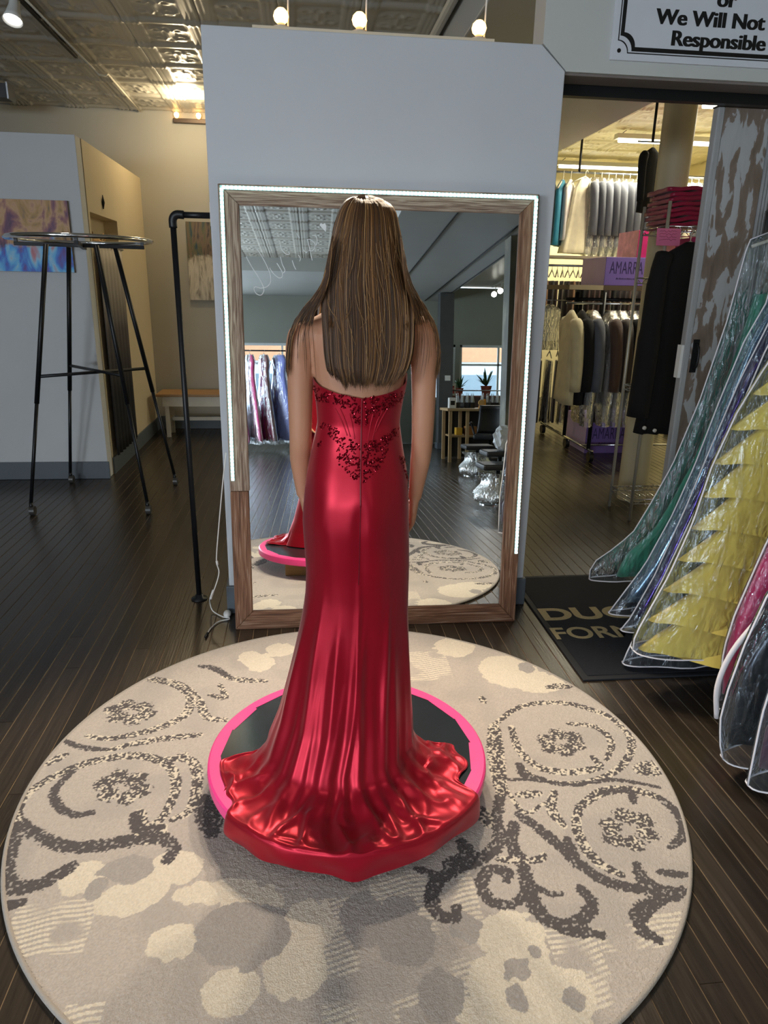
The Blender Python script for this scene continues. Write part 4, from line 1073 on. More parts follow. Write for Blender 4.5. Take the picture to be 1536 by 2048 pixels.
painting('abstract_painting', 'colourful abstract painting with a sky blue lower half on the white booth', float(P1[0])-0.95, float(P1[0])-0.005, float(P2[2]), float(P1[2]), 6.1195,
         paint_mat('abstract_paint', [(40, 32, 50), (104, 56, 88), (150, 96, 92), (196, 152, 110), (176, 136, 74), (116, 92, 76), (56, 46, 56)], [(60, 40, 90), (90, 60, 150), (50, 110, 210), (90, 180, 236), (150, 200, 230), (190, 120, 130), (100, 50, 80)], -0.06, 5.0, (1.3, 1, 0.6)))
P0 = py(371, 443, YB-0.02); P1 = py(375, 600, YB-0.02)
painting('figure_painting', 'dark painting of pale draped skirts on the back wall by the partition', float(P0[0]), float(P0[0])+0.62, float(P1[2]), float(P0[2]), YB-0.0005,
         paint_mat('skirt_paint', [(24, 34, 36), (40, 70, 76), (96, 94, 60), (120, 96, 70), (60, 56, 44), (30, 30, 30)], [(40, 44, 40), (120, 110, 92), (176, 166, 144), (200, 190, 168), (130, 118, 96), (70, 66, 54)], 0.02, 4.0, (2.6, 1, 0.5)))

# ---- bench
bz = 0.475
t = thing('wooden_bench', 'white bench with a plain wooden top against the back wall', 'bench', (-0.86, 8.02, 0))
MB().box2((-0.70, -0.20, bz-0.028), (0.85, 0.20, bz)).build('seat', mat('bench_pine', rgb(166, 128, 84), 0.5, var=0.2, vscale=5, stretch=(1, 12, 1)), t, bevel=0.004)
M_CREAMP = mat('bench_cream_paint', rgb(214, 206, 188), 0.55, var=0.05)
MB().box2((-0.64, -0.17, bz-0.135), (0.80, -0.145, bz-0.0285)).build('apron', M_CREAMP, t)
MB().box2((-0.64, 0.145, bz-0.135), (0.80, 0.17, bz-0.0285)).build('apron', M_CREAMP, t)
for sx in (-0.60, 0.74):
    for sy in (-0.13, 0.13):
        MB().box2((sx-0.022, sy-0.0145, 0), (sx+0.022, sy+0.0145, bz-0.0285)).build('leg', M_CREAMP, t)
MB().box2((-0.578, -0.012, 0.16), (0.718, 0.012, 0.20)).build('stretcher', M_CREAMP, t)
for sx in (-0.60, 0.74): MB().box2((sx-0.02, -0.115, 0.16), (sx+0.02, 0.115, 0.20)).build('stretcher', M_CREAMP, t)

# ---- ombre curtain on the booth doorway
def ombre():
    m = bpy.data.materials.new('ombre_cloth'); m.use_nodes = True; N = m.node_tree.nodes; L = m.node_tree.links; b = N['Principled BSDF']; b.inputs['Roughness'].default_value = 0.8
    tc = N.new('ShaderNodeTexCoord'); sx = N.new('ShaderNodeSeparateXYZ'); L.new(tc.outputs['Object'], sx.inputs[0])
    mr = N.new('ShaderNodeMapRange'); mr.inputs['From Min'].default_value = 0.15; mr.inputs['From Max'].default_value = 1.85; L.new(sx.outputs['Z'], mr.inputs['Value'])
    cr = N.new('ShaderNodeValToRGB'); e = cr.color_ramp.elements; e[0].position = 0.30; e[0].color = (*rgb(20, 21, 26), 1); e[1].position = 0.98; e[1].color = (*rgb(196, 186, 172), 1)
    k = e.new(0.62); k.color = (*rgb(86, 80, 80), 1)
    L.new(mr.outputs[0], cr.inputs[0]); L.new(cr.outputs[0], b.inputs['Base Color']); return m
t = thing('ombre_curtain', 'long curtain fading from pale grey to black on the booth side', 'curtain', (-1.63, 6.72, 0))
MB().grid(lambda a, b: (0.012+0.014*math.sin(a*PI*2*7)*(0.4+0.6*(1-b)), -0.42+0.80*a, 0.16+1.72*b), 80, 14).build('cloth', ombre(), t, True, solid=0.002)
MB().tube([(0.012, -0.47, 1.89), (0.012, 0.44, 1.89)], 0.008, 8).build('rod', M_STEEL, t, True)
for yy in (-0.45, 0.42): MB().box2((-0.024, yy-0.01, 1.878), (0.012, yy+0.01, 1.902)).build('bracket', M_STEEL, t)
# ---- twigs in the pass-through niche, a dark spike above it
t = thing('driftwood', 'pale driftwood branch lying in the small booth opening', 'branch', (-1.715, 6.75, 1.9005))
MB().tube(bez([(0, -0.30, 0.030), (0.01, -0.12, 0.036), (-0.01, 0.06, 0.028), (0, 0.28, 0.03)], 5), [0.020+0.006*math.sin(i*1.7) for i in range(16)], 10).build('stem', mat('driftwood_tan', rgb(176, 140, 92), 0.7, var=0.3, vscale=20, bump=0.6, bscale=40), t, True)
for yy, dy, dz in ((-0.15, -0.08, 0.07), (0.02, 0.10, 0.08), (0.14, 0.05, 0.06)):
    MB().tube([(0, yy, 0.03), (0.01, yy+dy, 0.03+dz)], [0.010, 0.004], 7).build('twig', _MC['driftwood_tan'], t, True)
q = px_(205, 418, -1.655); q2 = px_(204, 402, -1.655)
t = tag(MB().tube([(0, 0, 0), (0.004, 0.004, 0.05), (0.003, 0.002, 0.11)], [0.004, 0.012, 0.003], 8).build('wall_hook', M_BLACK, None, True), 'small dark pointed hook above the booth opening', 'hook'); t.location = (-1.648, float(q[1]), float(q[2]))

# ---- ceiling fixtures at the left
p = fl = pz(36, 22, 3.2)
def spot_lamp(label, loc, aim, on=True, energy=60, color=(1, 0.93, 0.84), group=None, size=R(70), drop=0.09):
    t = thing('track_spotlight', label, 'spotlight', loc, group=group)
    MB().box2((-0.03, -0.03, -0.02), (0.03, 0.03, 0)).build('mount', M_WHITEP, t, bevel=0.003)
    MB().tube([(0, 0, -0.015), (0, 0, -drop)], 0.008, 8).build('arm', M_WHITEP, t)
    d = (Vector(aim)-(Vector(loc)+Vector((0, 0, -drop)))).normalized()
    q = d.to_track_quat('Z', 'Y'); o = Vector((0, 0, -drop))
    hd = MB()
    rings = []
    for r_, z in ((0.022, -0.05), (0.030, -0.045), (0.032, 0.0), (0.045, 0.06), (0.060, 0.10), (0.057, 0.10), (0.043, 0.065)):
        rings.append([tuple(o+q @ Vector((r_*math.cos(2*PI*j/20), r_*math.sin(2*PI*j/20), z))) for j in range(20)])
    hd.loft(rings, True); h = hd.build('head', M_WHITEP, t, True)
    MB().loft([[tuple(o+q @ Vector((r_*math.cos(2*PI*j/20), r_*math.sin(2*PI*j/20), z))) for j in range(20)] for r_, z in ((0.044, 0.084), (0.046, 0.090), (0.02, 0.094))]).build('lens', mat('spot_lens_on', (1, .97, .9), 0.3, emit=(1, 0.95, 0.85), es=8.0) if on else mat('spot_lens_off', rgb(235, 240, 240), 0.15), h, True)
    if on and energy:
        light('SPOT', 'spot_light', tuple(Vector(loc)+o+d*0.12), energy, color, target=aim, spot_size=size, spot_blend=0.7, shadow_soft_size=0.05)
    return t
spot_lamp('white cone spotlight hanging from the tin ceiling beside the conduit', (float(p[0])-0.02, float(p[1]), HC-0.015), (-1.9, 4.2, 0.6), energy=14, drop=0.06)
t = thing('ceiling_conduit', 'thin conduit kinking along the tin ceiling ridge to the back wall', 'conduit', (-1.66, 6.9, HC-0.02))
MB().tube([(-0.02, -3.2, -0.01), (0, 0.0, -0.01), (0.02, 0.03, -0.035), (0.07, 0.06, -0.035), (0.08, 0.09, -0.01), (0.06, 1.44, -0.01)], 0.009, 8).build('pipe', mat('conduit_paint', rgb(215, 210, 195), 0.4), t, True)
MB().box2((-0.055, -3.2, -0.022), (-0.032, -0.35, -0.002)).build('track', M_BLACK, t)
q0, q1 = py(0, 170, 7.5), py(25, 200, 7.5)
t = thing('ceiling_speaker', 'black box loudspeaker mounted under the tin ceiling above the booth', 'speaker', (float(q1[0])-0.25, 7.5, float(q1[2])))
MB().box2((-0.25, -0.08, 0), (0.235, 0.08, float(q0[2]-q1[2]))).build('case', M_BLACKPLASTIC, t)
MB().box2((0.236, -0.085, -0.008), (0.25, 0.085, float(q0[2]-q1[2])+0.01)).build('end_cap', M_STEEL, t)
MB().box2((-0.02, -0.02, float(q0[2]-q1[2])), (0.02, 0.02, HC-float(q1[2])-0.012)).build('bracket', M_BLACK, t)
# bulbs on the back wall
q = py(352, 228, YB-0.09)
t = thing('wall_bulb_bar', 'dark bar with two glowing bulbs high on the back wall beside the partition', 'lamp', (float(q[0])+0.32, YB-0.0005, float(q[2])))
MB().box2((-0.36, -0.05, -0.07), (0.42, 0, -0.028)).build('bar', mat('bronze_bar', rgb(70, 56, 44), 0.4, 0.5), t, bevel=0.004)
for k, dx in enumerate((-0.32, -0.10, 0.12, 0.34)):
    MB().lathe([(0.012, -0.03), (0.020, -0.022), (0.028, 0.0), (0.022, 0.018), (0.004, 0.026)], 14, (dx, -0.062, 0.0)).build('bulb', M_BULB, t, True)
light('POINT', 'wall_bulb_light', (float(q[0])+0.20, YB-0.75, float(q[2])-0.05), 24, (1.0, 0.80, 0.50), shadow_soft_size=0.08)
# loose wire end on top of the partition
wl_ = py(510, 42, WP+0.12)
t = tag(MB().tube(bez([(-0.12, 0, 0.004), (-0.03, 0.01, 0.004), (0.02, 0, 0.03), (0.05, 0, 0.045), (0.045, 0.01, 0.02), (0.0, 0.01, 0.006)], 6), 0.004, 6).build('loose_wire', M_BLACKPLASTIC, None, True), 'loose loop of black wire on the partition top', 'wire'); t.location = (float(wl_[0]), WP+0.14, PZ)

# ---- the warning sign on the header
SX0 = 1.338; SW = 0.985; SZ0 = 2.556; SH = 0.66
sign = thing('warning_sign', 'white warning sign with black lettering and a scalloped black border above the opening', 'sign', (SX0+SW/2, WP+0.0035, SZ0))
MB().box2((-SW/2, -0.012, 0), (SW/2, -0.0005, SH)).build('board', mat('sign_white', rgb(208, 212, 220), 0.35), sign, bevel=0.001)
M_INK = mat('sign_black', rgb(16, 16, 18), 0.4)
def notch(inset, cr):
    a, b, c, d = -SW/2+inset, SW/2-inset, inset, SH-inset; out = []
    for cx, cz, a0 in ((a, c, 0), (a, d, -90), (b, d, 180), (b, c, 90)):
        out += [(cx+cr*math.cos(R(a0+90*k/8)), cz+cr*math.sin(R(a0+90*k/8))) for k in range(9)]
    return out
def border(inset, cr, wd):
    A, Bp = notch(inset, cr), notch(inset+wd, cr-wd*0.2)
    n = len(A); mb = MB()
    for i in range(n):
        j = (i+1) % n
        mb.prism([A[i], A[j], Bp[j], Bp[i]], -0.0135, -0.0121)
    mb.build('border', M_INK, sign)
border(0.026, 0.046, 0.004); border(0.035, 0.056, 0.016)
for sx in (-1, 1):
    for sz in (0, 1):
        MB().tube([(sx*(SW/2-0.035), -0.0121, 0.035 if not sz else SH-0.035), (sx*(SW/2-0.035), -0.0135, 0.035 if not sz else SH-0.035)], 0.0085, 20).build('dot', M_INK, sign)
def text_obj(name, body, size, parent, m, loc, rot, bold=0.0, extrude=0.0006, sx=1.0, align='CENTER', spacing=1.0, smear=0.0):
    cu = bpy.data.curves.new(name, 'FONT'); cu.body = body; cu.size = size; cu.extrude = extrude; cu.offset = bold; cu.align_x = align; cu.space_character = spacing
    tmp = bpy.data.objects.new('tmp', cu); COL.objects.link(tmp)
    me = bpy.data.meshes.new_from_object(tmp.evaluated_get(bpy.context.evaluated_depsgraph_get())); bpy.data.objects.remove(tmp)
    me.name = name; me.materials.clear(); me.materials.append(m)
    if smear:                              # heavier strokes: the outline swept sideways
        bm_ = bmesh.new()
        for q, dz in ((-1, 0), (-0.5, 0.0001), (0, 0.0002), (0.5, 0.0001), (1, 0)):
            me2 = me.copy(); me2.transform(Matrix.Translation((q*smear, 0, dz))); bm_.from_mesh(me2); bpy.data.meshes.remove(me2)
        bm_.to_mesh(me); bm_.free()
    o = qobj(name, me, parent, loc, rot, (sx, 1, 1)); return o
for body, zc, cx, sz in (('or', 0.220, 0.0, 0.080), ('We Will Not Be', 0.143, 0.0, 0.080), ('Responsible', 0.066, -0.012, 0.080)):
    text_obj('lettering', body, sz, sign, M_INK, (cx, -0.0128, zc), (R(90), 0, 0), 0.0008, 0.0006, 1.13, smear=0.0030)

# ---- black mat by the opening
MATA = pz(1040, 1155); MATB = pz(1160, 1360)
t = thing('door_mat', 'black rubber-backed mat with gold lettering lying in front of the stockroom opening', 'mat', (1.54, 3.155, 0))
MB().box2((-0.36, -0.575, 0.0), (0.34, 0.575, 0.009)).build('base', mat('mat_rubber', rgb(26, 29, 36), 0.7), t, bevel=0.003)
MB().box2((-0.33, -0.545, 0.0091), (0.31, 0.545, 0.0115)).build('carpet', mat('mat_carpet', rgb(24, 28, 38), 0.95, var=0.3, vscale=150, bump=0.6, bscale=300), t)
M_GOLD = mat('mat_gold_yarn', rgb(176, 160, 122), 0.9, var=0.2, vscale=150, bump=0.5, bscale=300)
def on_mat(x, y): q = pz(x, y, 0.012); return float(q[0])-1.54, float(q[1])-3.155
x0, y0 = on_mat(1090, 1240); x1, y1 = on_mat(1118, 1278)
text_obj('lettering', 'DUC', 0.185, t, M_GOLD, (x0-0.01, y0+0.0, 0.0122), (0, 0, 0), 0.006, 0.0006, 1.25, 'LEFT')
text_obj('lettering', 'FORM', 0.165, t, M_GOLD, (x1-0.02, y1, 0.0122), (0, 0, 0), 0.003, 0.0006, 1.0, 'LEFT')
# ================================================================== garments: shared builders
def cloth(name, c, rough=0.75, sheen=0.2, **k): return mat('cloth_'+name, rgb(*c), rough, var=0.12, vscale=12, bump=0.15, bscale=90, sheen=sheen, **k)
FILM = film_mat('dry_cleaner_film', (0.92, 0.93, 0.92), 0.10, 30, 1.0)
FILM_CLOUDY = film_mat('cloudy_bag_film', (0.86, 0.90, 0.95), 0.10, 14, 0.8)
FILM_BLUE = film_mat('garment_bag_film', (0.80, 0.90, 1.0), 0.025, 26, 0.9)
M_HANGER = mat('hanger_wood_white', rgb(206, 200, 182), 0.5); M_WIRE = M_STEEL
def shape_rings(tab, nrow, n, ripple=0.0, freq=6, seed=0.0, cx=None):
    """tab rows: (z, half width x, half thickness y); returns lens-shaped rings with fold ripples"""
    z0, z1 = tab[0][0], tab[-1][0]; rings = []
    T = sorted(tab, key=lambda r_: r_[0])
    for k in range(nrow):
        z = z0+(z1-z0)*k/(nrow-1); a, b = lerp_table(T, z)[:2]
        c0 = cx(z) if cx else 0.0
        dn = abs(z-z0)/abs(z1-z0); ring = []
        for j in range(n):
            t = 2*PI*j/n; u = math.cos(t); v = math.sin(t)
            rp = ripple*dn*math.sin(freq*u*PI+seed+0.8*math.sin(3*dn+seed))
            rp += 0.5*ripple*dn*math.sin((freq*2.3)*u*PI+seed*2)
            ring.append((c0+a*u, (b*(abs(v)**0.8)*(1 if v >= 0 else -1))+rp, z))
        rings.append(ring)
    return rings
JACKET = [(0.02, .03, .015), (0.0, .06, .03), (-0.03, .13, .045), (-0.06, .19, .05), (-0.10, .215, .05), (-0.3, .205, .055), (-0.5, .20, .055), (-0.74, .215, .055)]
PANTS = [(-0.10, .13, .018), (-0.16, .135, .02), (-0.5, .125, .02), (-0.9, .12, .02)]
SHIRT = [(0.02, .03, .012), (-0.02, .10, .03), (-0.05, .17, .035), (-0.28, .16, .03), (-0.45, .17, .03)]
GOWN = [(0.0, .09, .03), (-0.10, .15, .06), (-0.32, .115, .06), (-0.55, .16, .08), (-1.0, .28, .11), (-1.45, .40, .14)]
VEIL = [(0.0, .06, .03), (-0.1, .14, .05), (-0.4, .20, .08), (-0.8, .30, .10)]
def hanger_mesh(mb, w=0.2):
    mb.tube(bez([(0, 0, 0.02), (0, 0, 0.06), (0.012, 0, 0.085), (0.03, 0, 0.085), (0.032, 0, 0.066)], 3), 0.003, 5)
    mb.tube([(-w, 0, -0.055), (-w*0.4, 0, -0.006), (0, 0, 0.022), (w*0.4, 0, -0.006), (w, 0, -0.055)], 0.007, 6)
_GC = {}
def hung(name, label, tab, cm, loc, rot=0.0, film=None, group=None, scale=1.0, film_ext=0.12, ripple=0.012, rows=12, n=22, sleeves=False, cat=None):
    """a garment on its hanger; hook at loc"""
    t = thing(name, label, cat or name.split('_')[-1], loc, rot, group)
    key = (id(tab), cm.name, film.name if film else '', sleeves, film_ext)
    if key not in _GC:
        mb = MB(); hanger_mesh(mb, min(0.2, tab[2][1]*1.05)); hm = mb.mesh('hanger', M_HANGER, True)
        g = MB().loft(shape_rings(tab, rows, n, ripple, 5, len(_GC)*1.3))
        gm = g.mesh('garment', cm, True)
        sm = None
        if sleeves:
            s = MB()
            for sx in (-1, 1):
                s.tube(bez([(sx*0.17, 0, -0.06), (sx*0.225, -0.01, -0.16), (sx*0.24, -0.03, -0.40), (sx*0.225, -0.035, -0.62)], 3), [0.045, 0.055, 0.056, 0.055, 0.052, 0.050, 0.048, 0.047, 0.046, 0.045], 10)
            sm = s.mesh('sleeves', cm, True)
        fm = None
        if film:
            z1 = tab[-1][0]-film_ext
            ft = [(z+0.004, a+0.012, b+0.022) for z, a, b in tab]+[(z1, tab[-1][1]+0.03, 0.05)]
            fm = MB().loft(shape_rings(ft, rows+6, 30, 0.014, 8, 2.0+len(_GC)), False).mesh('cover', film, True)
        _GC[key] = (hm, gm, sm, fm)
    hm, gm, sm, fm = _GC[key]
    sc = (scale,)*3
    off = (0, 0, -0.086*scale)
    qobj('hanger', hm, t, off, scale=sc); qobj('garment', gm, t, off, scale=sc)
    if sm: qobj('sleeve_pair', sm, t, off, scale=sc)
    if fm: qobj('cover', fm, t, off, scale=sc)
    return t
C_BLACK, C_NAVY, C_BROWN, C_GREY, C_IVORY, C_TEAL, C_TAN, C_LGREY = cloth('black', (12, 12, 15), 0.9, 0.0), cloth('navy', (22, 26, 44)), cloth('brown', (74, 52, 42)), cloth('grey', (54, 58, 68)), cloth('ivory', (226, 218, 190)), cloth('teal', (18, 120, 150)), cloth('tan', (150, 112, 78)), cloth('light_grey', (84, 88, 98))
C_CHAR, C_DKBROWN, C_CREAMY, C_MAROON = cloth('charcoal', (52, 50, 50)), cloth('dark_brown', (48, 36, 32)), cloth('cream', (216, 204, 164)), cloth('maroon', (150, 14, 60), 0.35)

# ================================================================== stockroom seen through the opening
def fluoro(label, x0, x1, y, z=3.20):
    t = thing('strip_light', label, 'strip light', ((x0+x1)/2, y, z)); w = (x1-x0)/2
    MB().prism([(-0.06, 0.0), (0.06, 0.0), (0.045, 0.05), (-0.045, 0.05)], -w, w).build('housing', mat('fixture_white', rgb(228, 226, 210), 0.4), t).rotation_euler = (0, 0, R(90))
    MB().tube([(-w+0.03, 0, -0.018), (w-0.03, 0, -0.018)], 0.017, 10).build('tube', mat('fluoro_tube', (1, 1, .9), 0.4, emit=(1.0, 0.96, 0.78), es=7.0), t, True)
    for s_ in (-1, 1):
        MB().tube([(s_*w*0.9, 0, 0.05), (s_*w*0.9+0.05, 0, HC-z-0.012)], 0.005, 6).build('hanger_wire', M_STEEL, t)
    light('AREA', 'strip_glow', ((x0+x1)/2, y, z-0.05), 46*(x1-x0), (1.0, 0.93, 0.72), rot=(0, 0, 0), shape='RECTANGLE', size=(x1-x0)*0.95, size_y=0.08)
fluoro('lit fluorescent strip over the clear-bagged suits row', 3.44, 4.66, 8.28)
fluoro('lit fluorescent strip furthest from the opening, near the cream stockroom wall', 3.40, 4.62, 10.05)
fluoro('lit fluorescent strip behind the peeling sliding door', 3.52, 4.74, 6.70)

t = thing('column', 'cream round column in the stockroom behind the wire shelving', 'column', (2.65, 5.30, 0))
MB().lathe([(0.112, 0.0), (0.112, BEAM_Z-0.001)], 32).build('shaft', mat('column_cream', rgb(206, 196, 164), 0.5, var=0.04), t, auto=40)

# sliding door, boards with peeling paint
M_PEEL = ramp_mat('peeling_door_paint', [(0.0, rgb(74, 62, 54)), (0.40, rgb(112, 98, 86)), (0.505, rgb(122, 108, 98)), (0.525, rgb(164, 166, 168)), (1.0, rgb(176, 178, 180))], 13.0, (1.3, 1.3, 0.42), 0.75, 10, 0.5, None, 0.5)
M_PEEL2 = mat('door_moulding_paint', rgb(158, 160, 162), 0.7, var=0.12, vscale=10, stretch=(4, 4, 0.6), bump=0.3, bscale=50)
DX0, DY0, DZ1 = 1.992, 3.605, 2.450
t = thing('sliding_door', 'weathered sliding door with white paint peeling off brown boards', 'door', (DX0, DY0, 0.004))
w_all = [0.245, 0.055, 0.245, 0.055, 0.245, 0.055, 0.245]
MB().box2((0, 0.0, 0), (0.035, 0.05, DZ1)).build('edge_strip', M_PEEL2, t, bevel=0.006)
x = 0.036
for i, w in enumerate(w_all):
    if i % 2 == 0: MB().box2((x, 0.004, 0), (x+w-0.003, 0.046, DZ1)).build('board', M_PEEL, t, bevel=0.003)
    else:
        b_ = MB().box2((x, 0.006, 0), (x+w-0.003, 0.044, DZ1)).build('moulding', M_PEEL2, t)
        for k in range(3): MB().tube([(x+0.009+0.017*k, 0.006, 0.002), (x+0.009+0.017*k, 0.006, DZ1-0.002)], 0.0075, 8).build('bead', M_PEEL2, b_, True)
    x += w
MB().box2((-0.002, -0.004, DZ1+0.0005), (x, 0.054, DZ1+0.006)).build('top_cap', mat('old_wood_dark', rgb(66, 56, 48), 0.8, var=0.2), t)
hz = 1.20
MB().box2((0.045, -0.006, hz), (0.075, 0.0035, hz+0.17)).build('handle_plate', M_BLACK, t)
MB().tube(bez([(0.06, -0.006, hz+0.02), (0.06, -0.035, hz+0.04), (0.06, -0.035, hz+0.12), (0.06, -0.006, hz+0.15)], 5), 0.006, 8).build('pull', M_BLACK, t, True)
MB().box2((-0.016, 0.005, hz-0.03), (-0.0005, 0.045, hz+0.14)).build('latch_strip', M_WHITEP, t)
for xx in (0.18, 0.9): MB().box2((xx, 0.01, DZ1+0.0065), (xx+0.04, 0.04, DZ1+0.035)).build('roller', M_BLACK, t)

# wire shelving and what is on it
t = thing('wire_shelving', 'chrome wire shelving unit beside the round column', 'shelves', (2.38, 4.74, 0))
for sx in (0, 0.95):
    for sy in (0, 0.36): MB().tube([(sx, sy, 0.0), (sx, sy, 2.17)], 0.0115, 10).build('post', mat('shelf_post_grey', rgb(196, 192, 178), 0.35, 0.4), t, True)
SHZ = (0.16, 0.95, 1.70, 2.02)
for z in SHZ:
    mb = MB()
    for yy in (0.0, 0.36):
        mb.tube([(0, yy, z), (0.95, yy, z)], 0.005, 6).tube([(0, yy, z-0.035), (0.95, yy, z-0.035)], 0.004, 6)
        k = 24
        for i in range(k): mb.tube([(0.95*i/k, yy, z-0.035 if i % 2 else z), (0.95*(i+1)/k, yy, z if i % 2 else z-0.035)], 0.003, 5)
    for xx in (0.0, 0.95): mb.tube([(xx, 0, z), (xx, 0.36, z)], 0.005, 6).tube([(xx, 0, z-0.035), (xx, 0.36, z-0.035)], 0.004, 6)
    for i in range(1, 28): mb.tube([(0.95*i/28, 0, z+0.003), (0.95*i/28, 0.36, z+0.003)], 0.0022, 4)
    mb.build('shelf', M_CHROME, t, True)
rs_ = random.Random(8)
for k in range(8):                           # pile of folded shirts
    z0 = SHZ[3]+0.010+k*0.030
    a = rs_.uniform(-0.05, 0.05); c = 0.31+rs_.uniform(-0.02, 0.02)
    t = thing('folded_shirt', 'maroon satin shirt in the pile on top of the wire shelving', 'shirt', (2.38+c, 4.92, z0), a, 'maroon shirts piled on the wire shelving')
    def fn(u, v, k=k):
        x_ = (u-0.5)*0.60; y_ = (v-0.5)*0.34
        drp = 0.11*max(0, abs(x_)-0.14)**1.25*2.2*(1 if x_ < 0 else 0.35)
        return (x_, y_, 0.026-drp*(1.0-0.08*k)+0.003*math.sin(x_*40+k)+0.002*math.sin(y_*50+k*2))
    up = MB().grid(fn, 26, 9); n_ = len(up.v); dn = [(p[0], p[1], p[2]-0.024) for p in up.v]
    up.v += dn; F0 = list(up.f); up.f += [tuple(i+n_ for i in reversed(f_)) for f_ in F0]; up.m = [0]*len(up.f)
    # close the rim
    rim = [i for i in range(26)]+[i*26+25 for i in range(1, 9)]+[8*26+i for i in range(24, -1, -1)]+[i*26 for i in range(7, 0, -1)]
    for i in range(len(rim)): a_, b_ = rim[i], rim[(i+1) % len(rim)]; up.f.append((a_, a_+n_, b_+n_, b_)); up.m.append(0)
    up.build('body', C_MAROON, t, True)
    MB().tube(bez([(0.05, -0.16, 0.029), (0.12, -0.10, 0.033), (0.20, -0.12, 0.030), (0.22, -0.16, 0.027)], 4), 0.006, 6).build('collar', C_MAROON, t, True)
def carton(name, label, loc, size, cf, cs, cap=None, rotz=0.0, inks=None):
    t = thing(name, label, 'box', loc, rotz); w, d, h = size
    MB().box2((0, 0, 0), (w, d, h)).build('carton', cf, t, bevel=0.003)
    MB().box2((-0.0012, 0.002, 0.002), (-0.0002, d-0.002, h-0.002)).build('end_panel', cs, t)
    MB().box2((0.0, d/2-0.02, h), (w, d/2+0.02, h+0.0006)).build('packing_tape', mat('clear_tape', rgb(205, 195, 200), 0.2), t)
    if cap:
        for body, sz, x, z, sp in cap: text_obj('lettering', body, sz, t, inks, (x, -0.0006, z), (R(90), 0, 0), -0.0005, 0.0003, 0.50, 'LEFT', sp)
        mb = MB(); rl = random.Random(2); x0 = cap[0][2]+0.075
        for k in range(14):                # the line of print below, too small to read
            mb.box2((x0, -0.0009, cap[0][3]-0.052), (x0+rl.uniform(0.006, 0.011), -0.0002, cap[0][3]-0.052+rl.uniform(0.010, 0.015))); x0 += 0.0155
        mb.build('small_print', inks, t)
    return t
M_PURP = mat('carton_purple', rgb(116, 92, 170), 0.6, var=0.06); M_LILAC = mat('carton_lilac_side', rgb(186, 166, 206), 0.6, var=0.06); M_PINK2 = mat('carton_magenta', rgb(196, 20, 110), 0.5, var=0.06)
M_PEACH = mat('carton_pink_wrap_lit', rgb(236, 160, 170), 0.25, var=0.2, vscale=14, bump=0.5, bscale=30); M_PINK_INK = mat('carton_ink', rgb(52, 36, 92), 0.5)  # the wrap's peach tone has the light on that side put into it
carton('purple_carton', 'purple AMARRA carton on the rack shelf under a pink carton', (2.94, 7.0, 1.6655), (0.62, 0.60, 0.262), M_PURP, M_LILAC, [('AMARRA', 0.165, 0.045, 0.110, 1.05)], 0, M_PINK_INK)
carton('pink_carton', 'magenta carton with a shiny pink wrapped end on top of a purple carton', (3.25, 7.02, 1.929), (0.42, 0.46, 0.25), M_PINK2, M_PEACH)
carton('purple_carton', 'purple AMARRA carton on the floor under the rolling rack', (2.90, 6.95, 0.0), (0.64, 0.55, 0.36), M_PURP, M_LILAC, [('AMARRA', 0.17, 0.07, 0.15, 1.05)], 0, M_PINK_INK)
carton('magenta_carton', 'magenta carton tucked under the top wire shelf', (2.62, 4.80, 1.7075), (0.34, 0.26, 0.255), M_PINK2, M_PINK2)
q = py(1315, 456, 4.72); q2 = py(1358, 492, 4.72)
t = thing('paper_note', 'pink handwritten paper note hanging on the wire shelf edge', 'note', (float(q[0])+0.0, 4.724, float(q2[2])))
wn, hn = float(q2[0]-q[0]), float(q[2]-q2[2])
MB().grid(lambda a, b: (wn*a+0.006*(1-b), -0.004*math.sin(a*3)*(1-b), hn*b), 6, 6).build('paper', mat('pink_paper', rgb(226, 120, 160), 0.8), t, solid=0.0006)
mb = MB(); rn = random.Random(3)
for r_ in range(4):
    mb.tube(bez([(wn*(0.12+0.72*i/14), -0.0045, hn*(0.84-0.17*r_)+rn.uniform(-0.006, 0.006)) for i in range(15)], 2), 0.0009, 4)
mb.build('handwriting', mat('red_ink', rgb(130, 30, 60), 0.6), t)
# long black coat hanging in front of the shelving
COAT = [(0.02, .03, .015), (0.0, .06, .03), (-0.03, .13, .045), (-0.07, .185, .055), (-0.12, .20, .055), (-0.4, .185, .06), (-0.8, .20, .07), (-1.22, .235, .085)]
hc = py(1400, 500, 4.63)
t = hung('black_coat', 'long black coat hanging from the wire shelving next to the sliding door', COAT, C_BLACK, (2.50, 4.64, 1.985), 0.12, sleeves=False, ripple=0.02, rows=20, n=30)
mb = MB().tube(bez([(-0.19, -0.02, -0.15), (-0.235, -0.05, -0.28), (-0.25, -0.06, -0.55), (-0.26, -0.07, -0.80), (-0.275, -0.075, -1.18)], 4), [0.055]*5+[0.062]*5+[0.07]*7, 12)
mb.build('sleeve', C_BLACK, t, True)
for dz, dx in ((-1.245, -0.25), (-1.265, -0.17)): MB().tube([(dx, -0.13, dz), (dx, -0.142, dz)], 0.013, 12).build('button', M_WHITEP, t, True)
MB().box2((0.0, -0.085, -0.45), (0.022, -0.082, -0.28)).build('price_tag', mat('tag_green', rgb(120, 150, 60), 0.7), t)

